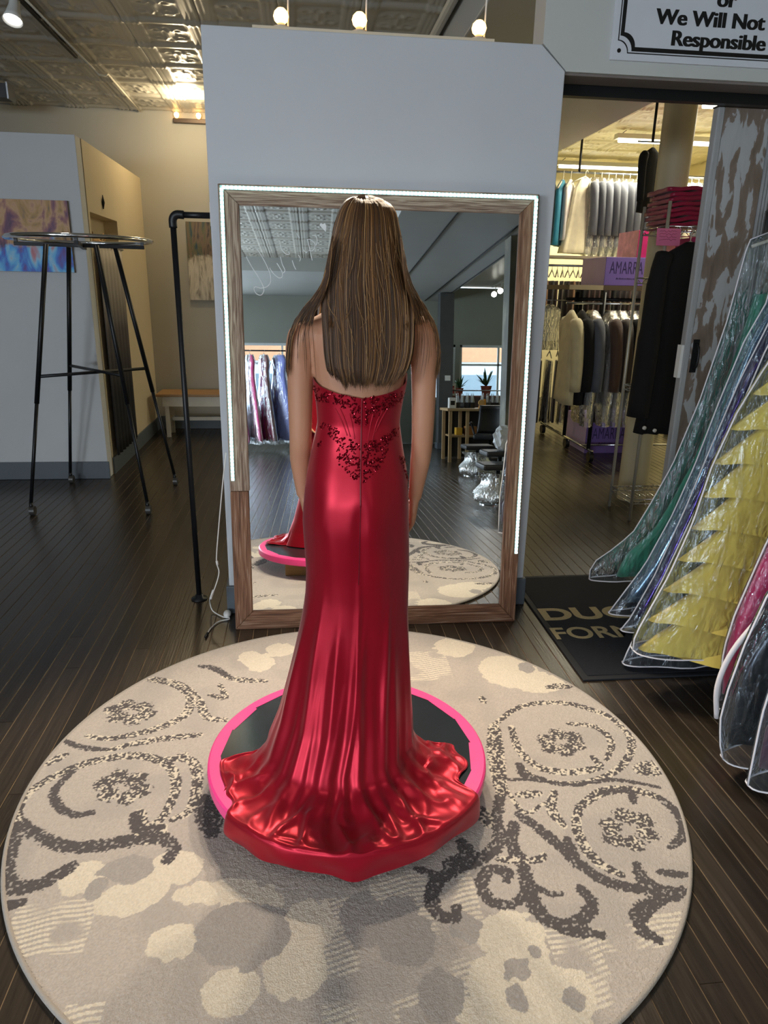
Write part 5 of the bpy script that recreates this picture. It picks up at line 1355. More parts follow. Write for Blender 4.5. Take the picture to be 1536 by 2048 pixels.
# rolling double rack
t = thing('rolling_rack', 'rolling double clothes rack with black posts, chrome base and a board on top', 'clothes rack', (2.80, 6.6, 0))
for xx in (0.0, 1.55):
    mb = MB().tube([(xx, -0.08, 0.115), (xx, 1.45, 0.115)], 0.014, 10); mb.build('base_bar', M_CHROME, t, True)
    for yy in (-0.04, 0.62, 1.40):
        cs = MB().tube([(xx, yy, 0.05), (xx, yy, 0.12)], 0.010, 8).build('caster', M_CHROME, t, True)
        MB().tube([(xx-0.02, yy, 0.052), (xx+0.02, yy, 0.052)], 0.050, 18).build('wheel', M_BLACKPLASTIC, cs, auto=40)
    for yy in (0.02, 0.70): MB().tube([(xx, yy, 0.115), (xx, yy, 1.60)], 0.019, 10).build('post', M_BLACK, t, True)
MB().tube([(-0.36, 0.02, 1.50), (1.62, 0.02, 1.50)], 0.011, 10).build('rail', M_CHROME, t, True)
MB().tube([(-0.12, 0.70, 1.53), (1.62, 0.70, 1.53)], 0.016, 10).build('rail', M_BLACK, t, True)
MB().tube([(-0.02, 0.22, 0.115), (1.57, 0.22, 0.115)], 0.010, 8).build('stretcher', M_CHROME, t, True)
MB().box2((-0.22, 0.36, 1.6205), (1.60, 1.10, 1.6645)).build('shelf_board', mat('shelf_board_brown', rgb(92, 74, 58), 0.6, var=0.1), t)
MB().box2((-0.22, 0.352, 1.6205), (0.12, 0.3595, 1.6645)).build('edge_band', mat('shelf_edge_tan', rgb(176, 160, 130), 0.6), t)
for yy in (0.70,): 
    for xx in (0.0, 1.55): MB().box2((xx-0.02, yy-0.02, 1.60), (xx+0.02, yy+0.02, 1.6205)).build('cap', M_BLACK, t)
RZ = 1.511
row = [(2.50, 'ivory_jacket', 'ivory jacket on the free end of the rolling rack rail', JACKET, C_CREAMY, None),
       (2.60, 'black_jacket', 'black jacket beside the ivory jacket on the rolling rack', JACKET, C_BLACK, None),
       (2.70, 'grey_suit', 'white shirt in shiny plastic between dark jackets on the rolling rack', JACKET, C_LGREY, FILM),
       (2.87, 'brown_suit', 'brown suit in a long plastic cover behind the rack post', JACKET, C_BROWN, FILM),
       (2.97, 'dark_brown_suit', 'dark brown suit with reddish lapel on the rolling rack', JACKET, C_DKBROWN, FILM),
       (3.07, 'black_suit', 'black suit hanging between the brown and the grey bagged suits', JACKET, C_BLACK, FILM)]
for x_, nm, lb, tb, cm, fm in row: hung(nm, lb, tb, cm, (x_, 6.62, RZ), R(90-8), fm, 'suits on the rolling rack', 1.12, sleeves=True, film_ext=0.18, cat='jacket' if 'jacket' in nm else 'suit')
for k in range(7): hung('charcoal_suit', 'charcoal suit in clear plastic on the rolling rack rail', JACKET, C_CHAR, (3.17+0.095*k, 6.62, RZ), R(90-10+3*(k % 3)), FILM, 'charcoal suits on the rolling rack', 1.12, sleeves=True, film_ext=0.18, cat='suit')

# high rail of bagged suits
t = thing('high_rail', 'long clothes rail hung on dark rods from the stockroom ceiling', 'clothes rail', (3.2, 8.6, 2.90))
MB().tube([(-0.5, 0, 0), (2.0, 0, 0)], 0.012, 8).build('rail', M_STEEL, t, True)
for xx in (-0.02, 1.0, 1.9): MB().tube([(xx, 0, 0), (xx, 0, HC-2.90-0.012)], 0.014, 8).build('rod', M_BLACK, t, True)
hung('cream_dress', 'cream dress at the end of the high rail next to a teal dress', SHIRT, C_CREAMY, (2.87, 8.58, 2.91), R(65), None, None, 1.45, cat='dress')
hung('teal_dress', 'teal blue dress with a dark hem on the high rail', SHIRT, C_TEAL, (2.99, 8.58, 2.91), R(60), None, None, 1.5, cat='dress')
hung('white_dress', 'plain white dress between the teal dress and the ivory gown', SHIRT, cloth('white', (222, 218, 214)), (3.08, 8.58, 2.91), R(60), None, None, 1.4, cat='dress')
hung('ivory_gown', 'full ivory tulle gown flaring on the high rail', VEIL, C_IVORY, (3.22, 8.50, 2.91), R(25), None, None, 1.0, ripple=0.03, rows=16, n=34, cat='gown')
for k in range(9): hung('grey_suit', ('darker' if k % 2 else 'lighter')+' grey suit in crinkled clear plastic on the high rail', JACKET, C_GREY if k % 2 else C_LGREY, (3.36+0.085*k, 8.58, 2.91), R(70), FILM, 'grey suits on the high rail', 0.98, sleeves=True, film_ext=0.14, cat='suit')
for k in range(8): hung('pale_suit', ('grey' if k % 2 else 'ivory')+' suit in clear plastic on the short rail behind the column', JACKET, C_LGREY if k % 2 else C_IVORY, (4.16+0.085*k, 8.35, 2.86), R(75), FILM, 'pale suits behind the column', 0.98, sleeves=True, film_ext=0.14, cat='suit')
t = thing('side_rail', 'short clothes rail hung from the stockroom ceiling behind the column', 'clothes rail', (4.5, 8.36, 2.85))
MB().tube([(-0.45, 0, 0), (0.6, 0, 0)], 0.012, 8).build('rail', M_STEEL, t, True)
for xx in (-0.3, 0.5): MB().tube([(xx, 0, 0), (xx, 0, HC-2.85-0.012)], 0.012, 8).build('rod', M_BLACK, t, True)
hung('black_suit', 'black suit hung high beside the cream column', JACKET, C_BLACK, (2.74, 5.85, 2.72), R(35), None, None, 0.62, sleeves=True, cat='suit')
t = thing('ceiling_rod', 'dark rod hanging from the ceiling with a hook for the black suit', 'rod', (2.73, 5.85, 2.70))
MB().tube([(0, 0, 0.018), (0, 0, BEAM_Z-2.70-0.001)], 0.011, 8).build('rod', M_BLACK, t, True); MB().tube([(-0.12, 0, 0.02), (0.14, 0, 0.02)], 0.006, 8).build('hook_bar', M_STEEL, t, True)

# trouser rails on the far left of the stockroom
t = thing('trouser_rack', 'two-tier wall rack of trousers in the stockroom', 'clothes rack', (3.35, 8.22, 0))
for z in (1.88, 0.98): MB().tube([(-0.75, 0, z), (1.0, 0, z)], 0.012, 8).build('rail', M_STEEL, t, True)
MB().box2((-0.78, -0.15, 1.955), (1.0, 0.15, 1.98)).build('shelf', mat('shelf_putty', rgb(150, 140, 116), 0.6), t)
for xx in (-0.76, 0.98): MB().box2((xx-0.015, -0.02, 0), (xx+0.015, 0.02, 1.955)).build('upright', M_STEEL, t)
pc = [C_DKBROWN, C_BROWN, C_TAN, C_DKBROWN, C_BLACK, C_BROWN, C_TAN, C_CHAR]
PN = ['dark brown', 'mid brown', 'tan', 'dark brown', 'black', 'mid brown', 'tan', 'charcoal']
rt = random.Random(6)
for k in range(26):
    ci = rt.randrange(8)
    hung('trousers', '%s trousers folded over a hanger on the upper trouser rail' % PN[ci], PANTS, pc[ci], (2.64+0.062*k, 8.22, 1.89), R(80+rt.uniform(-6, 6)), None, 'trousers on the upper rail', 0.95, rows=5, n=10, cat='trousers')
for k in range(16):
    ci = rt.randrange(8)
    hung('bagged_trousers' if k % 2 == 0 else 'trousers', ('%s trousers in a clear cover on the lower trouser rail' if k % 2 == 0 else '%s trousers without a cover on the lower trouser rail') % PN[ci], PANTS, pc[ci], (2.68+0.10*k, 8.22, 0.99), R(80+rt.uniform(-6, 6)), FILM if k % 2 == 0 else None, 'trousers on the lower rail', 0.9, rows=5, n=10, film_ext=0.02, cat='trousers')
hung('wrapped_blouse', 'white wrapped blouse with a dark print hanging on the low trouser rail end', SHIRT, cloth('blouse_white', (206, 206, 196)), (2.63, 7.60, 1.52), R(20), FILM, None, 0.8, cat='blouse')
t = tag(MB().tube([(2.55, 7.60, 1.512), (2.80, 7.60, 1.512)], 0.006, 8).build('short_arm', M_STEEL, None, True), 'short steel display arm holding the wrapped blouse', 'rail')
# ================================================================== rack of bagged prom gowns on the right
RX = 2.20
t = thing('gown_rack', 'long steel rack carrying the bagged prom gowns beside the rug', 'clothes rack', (RX, 2.45, 0))
MB().tube([(0, -0.95, 1.98), (0, 0.95, 1.98)], 0.014, 10).build('rail', M_STEEL, t, True)
for yy in (-0.95, 0.95):
    MB().tube([(0, yy, 0.03), (0, yy, 1.98)], 0.016, 10).build('upright', M_STEEL, t, True)
    MB().tube([(-0.30, yy, 0.02), (0.30, yy, 0.02)], 0.018, 10).build('foot', M_STEEL, t, True)
MB().tube([(0, -0.95, 0.14), (0, 0.95, 0.14)], 0.012, 8).build('stretcher', M_STEEL, t, True)
M_PIPING = mat('bag_piping_white', rgb(222, 220, 226), 0.5)
def sequin(name, c1, c2, scale=210):
    m = bpy.data.materials.new(name); m.use_nodes = True; N = m.node_tree.nodes; L = m.node_tree.links; b = N['Principled BSDF']
    b.inputs['Metallic'].default_value = 0.75; b.inputs['Roughness'].default_value = 0.25
    tc = N.new('ShaderNodeTexCoord'); v = N.new('ShaderNodeTexVoronoi'); v.inputs['Scale'].default_value = scale; L.new(tc.outputs['Object'], v.inputs['Vector'])
    mx = N.new('ShaderNodeMix'); mx.data_type = 'RGBA'; mx.inputs['A'].default_value = (*c1, 1); mx.inputs['B'].default_value = (*c2, 1)
    sp = N.new('ShaderNodeSeparateColor'); L.new(v.outputs['Color'], sp.inputs[0]); L.new(sp.outputs[0], mx.inputs['Factor']); L.new(mx.outputs['Result'], b.inputs['Base Color'])
    bp = N.new('ShaderNodeBump'); bp.inputs['Strength'].default_value = 0.9; bp.inputs['Distance'].default_value = 0.01
    L.new(sp.outputs[1], bp.inputs['Height']); L.new(bp.outputs[0], b.inputs['Normal']); return m
def outline(px_list, Y):
    out = [py(x_, y_, Y) for x_, y_ in px_list]; return sorted([(float(p[2]), float(p[0])) for p in out])
def prom_bag(label, Y, left, zb, gown_mat, inset=0.05, film=FILM_BLUE, thick=0.06, zip_x=None, gtop=1.60, hem=0.06, tiers=0, seed=0.0, gthick=0.07, band=None, gleft=None, shoulder=(1.86, 0.17), cap=0.8, tilt=0.0):
    tabl = [(z, RX-x_) for z, x_ in outline(left, Y)]
    zt = shoulder[0]
    tabl = [r_ for r_ in tabl if r_[0] < zt-0.06]
    tabl += [(zt-0.04, max(shoulder[1]+0.02, 0.14)), (zt, shoulder[1]), (zt+0.03, 0.05)]
    tabl = [(zb, tabl[0][1])]+tabl if tabl[0][0] > zb+0.01 else tabl
    hw = lambda z: float(np.interp(z, [r_[0] for r_ in tabl], [r_[1] for r_ in tabl]))
    t = thing('bagged_gown', label, 'gown', (RX, Y, zb))
    mb = MB(); mb.tube(bez([(0, 0, zt-zb+0.0), (0, 0, 1.955-zb), (0.0, 0.016, 1.992-zb), (0.0, 0.02, 2.004-zb), (0.0, -0.018, 2.000-zb), (0.0, -0.02, 1.985-zb)], 3), 0.003, 6)
    mb.tube([(-0.17, 0, zt-zb-0.05), (0, 0, zt-zb+0.01), (0.17, 0, zt-zb-0.05)], 0.008, 6); mb.build('hanger', M_HANGER, t, True)
    # gown
    gl = [(z, RX-x_) for z, x_ in outline(gleft, Y)] if gleft else None
    gh = (lambda z: float(np.interp(z, [r_[0] for r_ in gl], [r_[1] for r_ in gl])) if gl and z < gl[-1][0] else max(0.09, (hw(z)-inset))) 
    def gring(z, a, b, ph):
        return [(a*math.cos(u), b*math.sin(u)*(1+0.30*math.sin(9*u+ph))+0.006*math.sin(14*u+ph), z-tilt*(a*math.cos(u)+a)+0.008*math.sin(5*u+ph)) for u in np.linspace(0, 2*PI, 56, endpoint=False)]
    if tiers:
        zs = np.linspace(gtop-0.32, zb+hem, tiers+1)
        for k in range(tiers):
            z0, z1 = zs[k], zs[k+1]
            rr = []
            for q_ in range(5):
                z = z0+(z1-0.012-z0)*q_/4; a = gh(z)*(0.80+0.20*q_/4); b = gthick*(0.45+0.75*(zs[0]-z)/(zs[0]-zs[-1]+1e-6))*(0.86+0.16*q_/4)
                rr.append(gring(z-zb, a, b, seed+0.3*k))
            MB().loft(rr, False).build('tier', gown_mat, t, True)
        MB().loft([gring(z-zb, max(0.08, min(0.15, gh(z))), 0.05, seed) for z in np.linspace(gtop, gtop-0.36, 7)]).build('bodice', gown_mat, t, True)
    else:
        zs = np.linspace(gtop, zb+hem, 22); rr = []
        for z in zs:
            k = (gtop-z)/(gtop-zb); a = min(gh(z), 0.12+cap*k**0.8) if not gl else gh(z)
            rr.append(gring(z-zb, a, gthick*(0.4+0.6*k), seed+k))
        MB().loft(rr).build('gown', gown_mat, t, True)
    # film cover
    zs = np.linspace(zt+0.03, zb, 34); rr = []; eL = []; eR = []
    for z in zs:
        a = hw(z); k = (zt-z)/(zt-zb); ring = []
        for j in range(64):
            u = 2*PI*j/64; c_, s_ = math.cos(u), math.sin(u)
            rp = 0.016*k*math.sin(6*c_*PI+seed+2*k)+0.010*nz(c_*6+seed, z*4, s_)
            ring.append((a*c_, (thick*(0.35+0.65*k)+0.012)*(abs(s_)**0.7)*(1 if s_ >= 0 else -1)*1.0+rp*s_*s_*1.2, z-zb))
        rr.append(ring); eL.append((-a-0.001, 0, z-zb)); eR.append((a+0.001, 0, z-zb))
    cv = MB().loft(rr, False).build('cover', film, t, True)
    MB().tube(eL, 0.0032, 6).tube(eR, 0.0032, 6).tube([p for p in rr[-1]], 0.0032, 6, closed=True).build('piping', M_PIPING, cv, True)
    if zip_x is not None:
        zp = [(RX*0+zip_x*(0.15+0.85*((zt-z)/(zt-zb))), -(thick*(0.35+0.65*(zt-z)/(zt-zb))+0.024), z-zb) for z in np.linspace(1.5, zb+0.01, 16)]
        MB().tube(zp, 0.0085, 6).build('zip', mat('zip_lilac', rgb(190, 176, 196), 0.5), cv, True)
    if band: 
        MB().tube(bez(band, 6), 0.010, 8).build('ribbon', M_PIPING, t, True)
    return t
prom_bag('mint green gown in a clear bag nearest the sliding door', 3.22, [(1455,640),(1400,800),(1345,930),(1300,1010),(1268,1062),(1235,1092),(1182,1128)], 0.20, cloth('mint', (70, 160, 128), 0.5), seed=0.4, inset=0.10, hem=0.02, thick=0.05, cap=0.5)
prom_bag('icy blue sequinned gown in a bag between mint and violet gowns', 3.00, [(1536,600),(1490,680),(1440,800),(1390,930),(1345,1030),(1290,1130),(1208,1238)], 0.115, sequin('ice_sequins', rgb(110, 150, 190), rgb(200, 232, 246)), seed=1.2, inset=0.03, thick=0.05)
prom_bag('violet and navy sequinned gown in a bag beside the yellow gown', 2.82, [(1536,650),(1480,760),(1420,900),(1370,1020),(1310,1150),(1262,1235),(1228,1276)], 0.115, sequin('violet_sequins', rgb(30, 26, 74), rgb(96, 70, 160)), seed=2.1, inset=0.02, thick=0.05)
prom_bag('long navy gown in a bag reaching lowest, behind the yellow gown', 2.66, [(1536,690),(1420,960),(1330,1150),(1246,1322)], 0.035, cloth('deep_navy', (18, 24, 52), 0.4), seed=3.0, inset=0.02, thick=0.06)
prom_bag('yellow ruffled gown of overlapping tiers in a clear bag', 2.47, [(1536,725),(1474,826),(1424,934),(1386,1046),(1338,1152),(1270,1272)], 0.205, mat('yellow_chiffon', rgb(232, 208, 96), 0.6, var=0.06, vscale=8, bump=0.1, bscale=40, sss=0.0), seed=0.9, tiers=9, tilt=0.06, gthick=0.125, thick=0.13, zip_x=-0.28, gtop=1.72, hem=0.015,
         gleft=[(1536,745),(1472,835),(1420,940),(1385,1050),(1345,1145),(1310,1215),(1282,1268)])
prom_bag('magenta satin gown with a white ribbon, bagged, next to the yellow gown', 2.20, [(1536,1080),(1505,1150),(1470,1230),(1448,1300),(1440,1385)], 0.10, cloth('magenta', (206, 16, 96), 0.35), seed=1.7, inset=0.012, thick=0.09, gthick=0.10,
         band=[(-0.60, -0.10, 0.45), (-0.70, -0.105, 0.30), (-0.735, -0.105, 0.16), (-0.72, -0.11, 0.03)])
prom_bag('black sequinned gown in a crinkled bag next to the magenta gown', 1.93, [(1536,1190),(1490,1290),(1455,1385),(1441,1440),(1441,1490),(1452,1545)], 0.075, sequin('black_sequins', rgb(18, 18, 22), rgb(60, 66, 74)), seed=2.6, inset=0.03, thick=0.10, gthick=0.07)
prom_bag('plum gown in a bag hanging at the rack end over the rug side', 1.70, [(1600,1180),(1560,1320),(1525,1430),(1506,1522)], 0.155, cloth('plum', (74, 34, 60), 0.5), seed=4.0, inset=0.02, thick=0.08)

# ================================================================== shop behind the photographer, seen in the mirror
def steel_col(label, x_, y_, s_, m):
    t = thing('square_column', label, 'column', (x_, y_, 0))
    MB().box2((-s_/2, -s_/2, 0), (s_/2, s_/2, BEAM_Z-0.013)).build('shaft', m, t, bevel=0.008)
    MB().box2((-s_/2-0.012, -s_/2-0.012, 0), (s_/2+0.012, s_/2+0.012, 0.12)).build('plinth', M_BASEB, t)
    return t
M_PATINA = ramp_mat('patina_column', [(0.2, rgb(56, 58, 58)), (0.5, rgb(92, 92, 84)), (0.62, rgb(150, 148, 132)), (0.8, rgb(70, 74, 76))], 2.2, (1, 1, 0.5), 0.5, 7, 0.3)
steel_col('square column with patchy grey patina nearest the wrapped stools', 2.58, -2.42, 0.28, M_PATINA)
t = steel_col('dark grey square column near the shop window with a small notice', 2.62, -7.6, 0.28, mat('column_charcoal', rgb(74, 76, 78), 0.45, var=0.1))
MB().box2((-0.02, 0.1405, 1.34), (0.09, 0.143, 1.44)).build('notice', M_WHITEP, t)
# track with spotlights near the window
t = thing('light_track', 'white ceiling track near the street window carrying spotlights', 'track', (3.75, -7.4, 3.28))
MB().box2((-0.018, -1.1, -0.02), (0.018, 1.2, 0.0)).build('track', M_WHITEP, t)
for k, yy in enumerate((-8.2, -7.7, -7.1, -6.5)):
    spot_lamp('lit white spotlight on the track near the street window', (3.75, yy, 3.26), (1.6, yy+3.5, 0.6), energy=22, group='spotlights near the street window', drop=0.12)
# added unseen track above the photographer, to light the rug
t = thing('light_track', 'added white ceiling track, out of view, above the rug end of the shop', 'track', (0.1, -0.55, HC-0.014))
MB().box2((-1.5, -0.018, -0.02), (0.85, 0.018, 0.0)).build('track', M_WHITEP, t)
for k, (xx, ax_, ay) in enumerate(((-1.2, -0.9, 2.6), (-0.55, -0.1, 1.9), (0.1, 0.3, 1.5), (0.75, 1.1, 2.2))):
    spot_lamp('added lit white spotlight on the unseen track above the rug', (xx, -0.55, HC-0.035), (ax_, ay, 0.3), energy=15, color=(1.0, 0.94, 0.86), group='added spotlights above the rug', size=R(80))
# window rack of bagged gowns
t = thing('window_rack', 'black clothes rack of bagged gowns by the street window', 'clothes rack', (-0.75, -7.0, 0))
MB().tube([(-0.9, 0, 1.86), (1.2, 0, 1.86)], 0.014, 10).build('rail', M_BLACK, t, True)
for xx in (-0.88, 1.18):
    MB().tube([(xx, 0, 0.03), (xx, 0, 1.86)], 0.014, 10).build('upright', M_BLACK, t, True); MB().tube([(xx, -0.28, 0.02), (xx, 0.28, 0.02)], 0.016, 8).build('foot', M_BLACK, t, True)
GOWN_W = [(0.0, .09, .03), (-0.10, .15, .05), (-0.32, .115, .045), (-0.55, .16, .05), (-1.0, .28, .06), (-1.45, .40, .07)]
for k, (xx, c, lb, rot_) in enumerate(((-1.32, (214, 210, 206), 'white', 60), (-1.06, (232, 40, 140), 'hot pink', 60), (-0.80, (120, 34, 44), 'burgundy', 58), (-0.52, (120, 134, 222), 'periwinkle blue', 32), (-0.18, (150, 148, 142), 'silver grey', 50), (0.14, (40, 50, 90), 'dark blue', 50))):
    hung('bagged_gown', '%s gown in a clear bag on the rack by the street window' % lb, GOWN_W, cloth('w_'+lb.replace(' ', '_'), c, 0.5), (xx-0.08, -7.0, 1.874), R(rot_), FILM_CLOUDY, None, 1.08, film_ext=0.06, ripple=0.025, rows=16, n=34, cat='gown')
# work desk, shelf and the things on it
M_DESK = mat('desk_maple', rgb(176, 146, 104), 0.45, var=0.12, vscale=4, stretch=(1, 10, 1))
t = thing('work_desk', 'maple work desk with open shelf beside the patina column', 'desk', (2.78, -5.1, 0))
MB().box2((-0.62, -0.36, 0.825), (0.62, 0.36, 0.865)).build('top', M_DESK, t, bevel=0.004)
for sx in (-0.56, -0.28, 0.56):
    for sy in (-0.30, 0.30): MB().box2((sx-0.025, sy-0.025, 0), (sx+0.025, sy+0.025, 0.8245)).build('leg', M_DESK, t)
MB().box2((-0.53, -0.28, 0.40), (-0.31, 0.28, 0.425)).build('shelf', M_DESK, t); MB().box2((-0.25, -0.28, 0.40), (0.53, 0.28, 0.425)).build('shelf', M_DESK, t)
MB().box2((-0.53, -0.335, 0.03), (0.53, -0.326, 0.82)).build('back_panel', mat('desk_back_dark', rgb(40, 38, 36), 0.7), t)
for k, (xx, c, w_) in enumerate(((2.40, (196, 150, 40), 0.10), (2.62, (150, 96, 40), 0.18), (2.98, (120, 84, 60), 0.16))):
    carton('small_carton', ['yellow', 'orange brown', 'kraft brown'][k]+' small carton on the desk lower shelf', (xx-w_/2+(0 if k else 0.02), -5.2, 0.4255), (w_, 0.16, 0.12+0.02*k), mat('carton_%d' % k, rgb(*c), 0.6), mat('carton_%d' % k, rgb(*c), 0.6))
t = thing('tower_caddy', 'white box caddy on the maple desk', 'caddy', (2.28, -5.0, 0.8655)); MB().box2((-0.06, -0.06, 0), (0.06, 0.06, 0.17)).build('body', M_WHITEP, t, bevel=0.01); MB().box2((-0.035, 0.0605, 0.05), (0.035, 0.062, 0.12)).build('label', M_BLACKPLASTIC, t)
for k in range(9):
    xx = 2.40+0.085*k
    if 3 < k < 5: continue
    t = thing('clear_packet', 'clear packet propped in the row on the maple desk', 'packet', (xx, -5.18, 0.8655), R(12*(k % 3)), 'clear packets on the desk')
    MB().box2((-0.035, -0.04, 0), (0.035, 0.04, 0.09)).build('base_box', M_BLACKPLASTIC, t)
    MB().grid(lambda a, b: (0.04*(1-0.5*b)*math.sin(a*2*PI), 0.035*(1-0.5*b)*math.cos(a*2*PI), 0.09+0.15*b+0.008*math.sin(a*19)), 16, 5, wrap=True).build('film', FILM, t, True)
    MB().box2((-0.012, -0.012, 0.0905), (0.012, 0.012, 0.20)).build('insert', mat('packet_white', rgb(214, 218, 220), 0.4), t)
t = thing('tape_dispenser', 'orange tape dispenser on the maple desk', 'tape dispenser', (2.76, -4.88, 0.8655)); MB().box2((-0.06, -0.035, 0), (0.06, 0.035, 0.045)).build('base', mat('orange_plastic', rgb(206, 140, 40), 0.4), t, bevel=0.008)
MB().tube([(-0.02, -0.02, 0.09), (-0.02, 0.02, 0.09)], 0.05, 18).build('roll', mat('tape_roll', rgb(190, 150, 90), 0.4), t, auto=40); MB().box2((0.02, -0.02, 0.045), (0.05, 0.02, 0.15)).build('handle', _MC['orange_plastic'], t)
# counter rail and plants by the window
t = thing('display_counter', 'low dark display counter under the street window', 'counter', (3.3, -7.9, 0))
MB().box2((-0.62, -0.25, 0), (1.3, 0.25, 1.02)).build('body', mat('counter_dark', rgb(64, 46, 44), 0.6), t); MB().box2((-0.65, -0.28, 1.0205), (1.33, 0.28, 1.05)).build('top', mat('counter_top_red', rgb(110, 60, 56), 0.4), t)
MB().tube([(-0.6, 0.26, 1.15), (1.2, 0.26, 1.15)], 0.012, 8).build('rail', M_CHROME, t, True)
for xx in (-0.58, 1.18): MB().tube([(xx, 0.26, 1.05), (xx, 0.26, 1.15)], 0.01, 8).build('rail_post', M_CHROME, t, True)
def plant(label, x_, y_, z_, s_, seed):
    t = thing('potted_plant', label, 'plant', (x_, y_, z_)); rp = random.Random(seed)
    MB().lathe([(0.05*s_, 0), (0.075*s_, 0.12*s_), (0.08*s_, 0.13*s_), (0.07*s_, 0.125*s_)], 18).build('pot', mat('terracotta', rgb(150, 74, 54), 0.7), t, auto=40)
    for k in range(16):
        a = rp.random()*2*PI; e = rp.uniform(0.5, 1.35); L_ = rp.uniform(0.18, 0.30)*s_; d = Vector((math.cos(a)*math.cos(e), math.sin(a)*math.cos(e), math.sin(e))); sd = Vector((-math.sin(a), math.cos(a), 0))
        pts = [Vector((0, 0, 0.12*s_))+d*L_*u+Vector((0, 0, -0.12*L_*u*u)) for u in (0, .35, .7, 1)]; wd = [0.006, 0.018, 0.014, 0.001]
        mb = MB(); mb.add([p+sd*w_*s_ for p, w_ in zip(pts, wd)]+[p-sd*w_*s_ for p, w_ in zip(pts, wd)], [(i, i+1, i+5, i+4) for i in range(3)]); mb.build('leaf', mat('leaf_green', rgb(52, 92, 50), 0.5, var=0.2), t, True, solid=0.002)
plant('leafy green plant in a terracotta pot on the display counter', 2.98, -7.9, 1.0505, 1.15, 1)
plant('taller green plant in a terracotta pot at the far end of the counter', 3.55, -7.95, 1.0505, 1.5, 2)
t = thing('framed_notice', 'small red and white framed notice standing on the display counter', 'frame', (2.78, -7.72, 1.0505))
MB().box2((-0.09, -0.008, 0), (0.09, 0.008, 0.24)).build('frame', M_WHITEP, t, bevel=0.004); MB().box2((-0.06, 0.0085, 0.04), (0.06, 0.010, 0.19)).build('print', ramp_mat('red_print', [(0.3, rgb(60, 30, 40)), (0.5, rgb(190, 40, 60)), (0.7, rgb(230, 200, 200))], 18), t)
# office chair
t = thing('office_chair', 'black office chair with armrests pushed toward the maple desk', 'chair', (2.72, -4.15, 0), R(200))
M_CH = mat('chair_black', rgb(26, 28, 32), 0.5, var=0.1)
MB().box2((-0.24, -0.22, 0.42), (0.24, 0.24, 0.50)).build('seat', M_CH, t, bevel=0.03)
MB().grid(lambda a, b: ((a-0.5)*0.44*(1-0.15*b), 0.24+0.06*math.sin(b*2.6)+0.08*(abs(a-0.5)*2)**2*-1, 0.50+0.42*b), 10, 10).build('backrest', M_CH, t, True, solid=0.05)
MB().tube([(0, 0, 0.06), (0, 0, 0.42)], 0.026, 10).build('gas_lift', M_CHROME, t, True)
for k in range(5):
    a = 2*PI*k/5; lg = MB().tube([(0, 0, 0.09), (0.30*math.cos(a), 0.30*math.sin(a), 0.065)], [0.025, 0.014], 8).build('base_arm', M_BLACKPLASTIC, t, True)
    MB().tube([(0.30*math.cos(a)-0.015, 0.30*math.sin(a), 0.028), (0.30*math.cos(a)+0.015, 0.30*math.sin(a), 0.028)], 0.028, 14).build('wheel', M_BLACKPLASTIC, lg, auto=40)
for s_ in (-1, 1): MB().tube(bez([(s_*0.25, 0.1, 0.46), (s_*0.29, 0.1, 0.60), (s_*0.29, 0.0, 0.66), (s_*0.29, -0.16, 0.66)], 4), 0.018, 8).build('armrest', M_CH, t, True)
# chrome pedestal stools, wrapped in plastic
def stool(label, x_, y_, zs, wrap):
    t = thing('pedestal_stool', label, 'stool', (x_, y_, 0))
    MB().lathe([(0.19, 0), (0.19, 0.008), (0.17, 0.016), (0.05, 0.03), (0.028, 0.06)], 32).build('base', M_CHROME, t, auto=50)
    MB().tube([(0, 0, 0.04), (0, 0, zs-0.04)], 0.024, 14).build('column', M_CHROME, t, True)
    MB().box2((-0.20, -0.19, zs-0.04), (0.20, 0.19, zs+0.02)).build('seat', M_CH, t, bevel=0.02)
    if wrap: MB().grid(lambda a, b: ((0.23-0.05*b+0.04*math.sin(b*7))*math.cos(a*2*PI)*(1+0.08*math.sin(a*31+b*5)), (0.23-0.05*b+0.04*math.sin(b*7))*math.sin(a*2*PI)*(1+0.08*math.sin(a*23+b*9)), 0.03+(zs*0.75)*b), 48, 14, wrap=True).build('plastic_wrap', FILM, t, True)
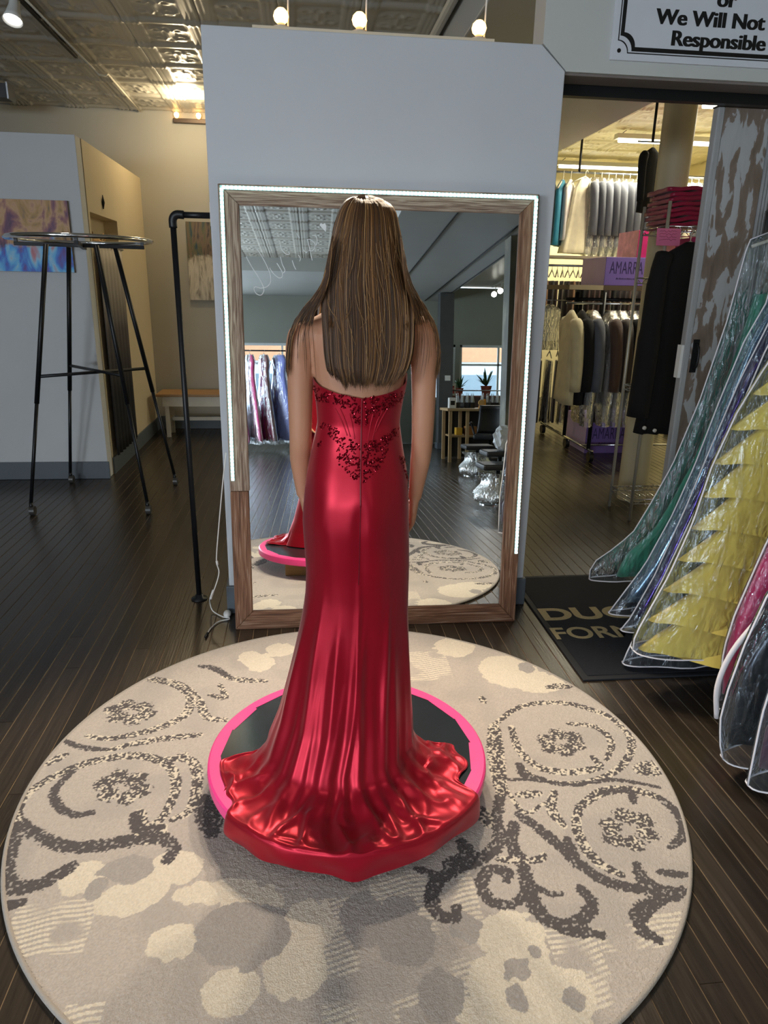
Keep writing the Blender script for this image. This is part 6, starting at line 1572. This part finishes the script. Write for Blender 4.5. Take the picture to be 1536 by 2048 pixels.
stool('chrome pedestal stool with a white bundle on its black seat', 2.12, -1.25, 0.47, False)
stool('chrome pedestal stool beside the patina column', 2.26, -3.0, 0.40, True)
stool('low chrome pedestal stool wrapped in clear plastic', 1.92, -0.55, 0.40, True)
t = thing('plastic_bundle', 'crumpled white plastic bundle on a black stool seat', 'bundle', (2.16, -1.25, 0.4905))
ico = bmesh.new(); bmesh.ops.create_icosphere(ico, subdivisions=3, radius=1.0)
for v in ico.verts:
    d = v.co.normalized(); k = 1+0.25*nz(d.x*3, d.y*3, d.z*3)+0.12*nz(d.x*8, d.y*8, d.z*8); v.co = Vector((d.x*0.12*k, d.y*0.11*k, 0.13+max(-0.13, d.z*0.15*k)))
me_ = bpy.data.meshes.new('bundle'); ico.to_mesh(me_); ico.free(); me_.materials.append(mat('white_poly', rgb(214, 220, 226), 0.35, bump=0.4, bscale=40)); qobj('wrap', me_, t)
# street outside the windows
t = thing('street_building', 'pale shopfront with an orange brick band across the street', 'building', (1.0, -19.0, -0.2))
MB().box2((-9, -1, 0), (9, 0, 2.35)).build('ground_storey', mat('facade_pale', rgb(196, 206, 212), 0.8), t); MB().box2((-9, -1, 2.3505), (9, 0.02, 3.1)).build('brick_band', mat('brick_orange', rgb(206, 150, 110), 0.8, var=0.1), t)
MB().box2((-9, -1, 3.1005), (9, 0, 7)).build('upper_storey', mat('facade_white', rgb(220, 226, 228), 0.8), t)
for k in range(7): MB().box2((-8+2.4*k, 0.0005, 0.4), (-6.4+2.4*k, 0.02, 1.9)).build('shop_window', mat('dark_shop_glass', rgb(120, 140, 150), 0.2), t)
struct('floor_street', MB().box2((-12, -20, -0.3), (12, WALL_STREET-0.13, -0.2)), mat('asphalt', rgb(120, 122, 124), 0.9))

# a spotlight just inside the opening throws a warm pool on the boards
spot_lamp('lit white spotlight on the soffit just inside the stockroom opening', (1.62, 4.25, BEAM_Z-0.001), (1.45, 3.95, 0.0), energy=30, color=(1.0, 0.84, 0.58), size=R(36), drop=0.08)
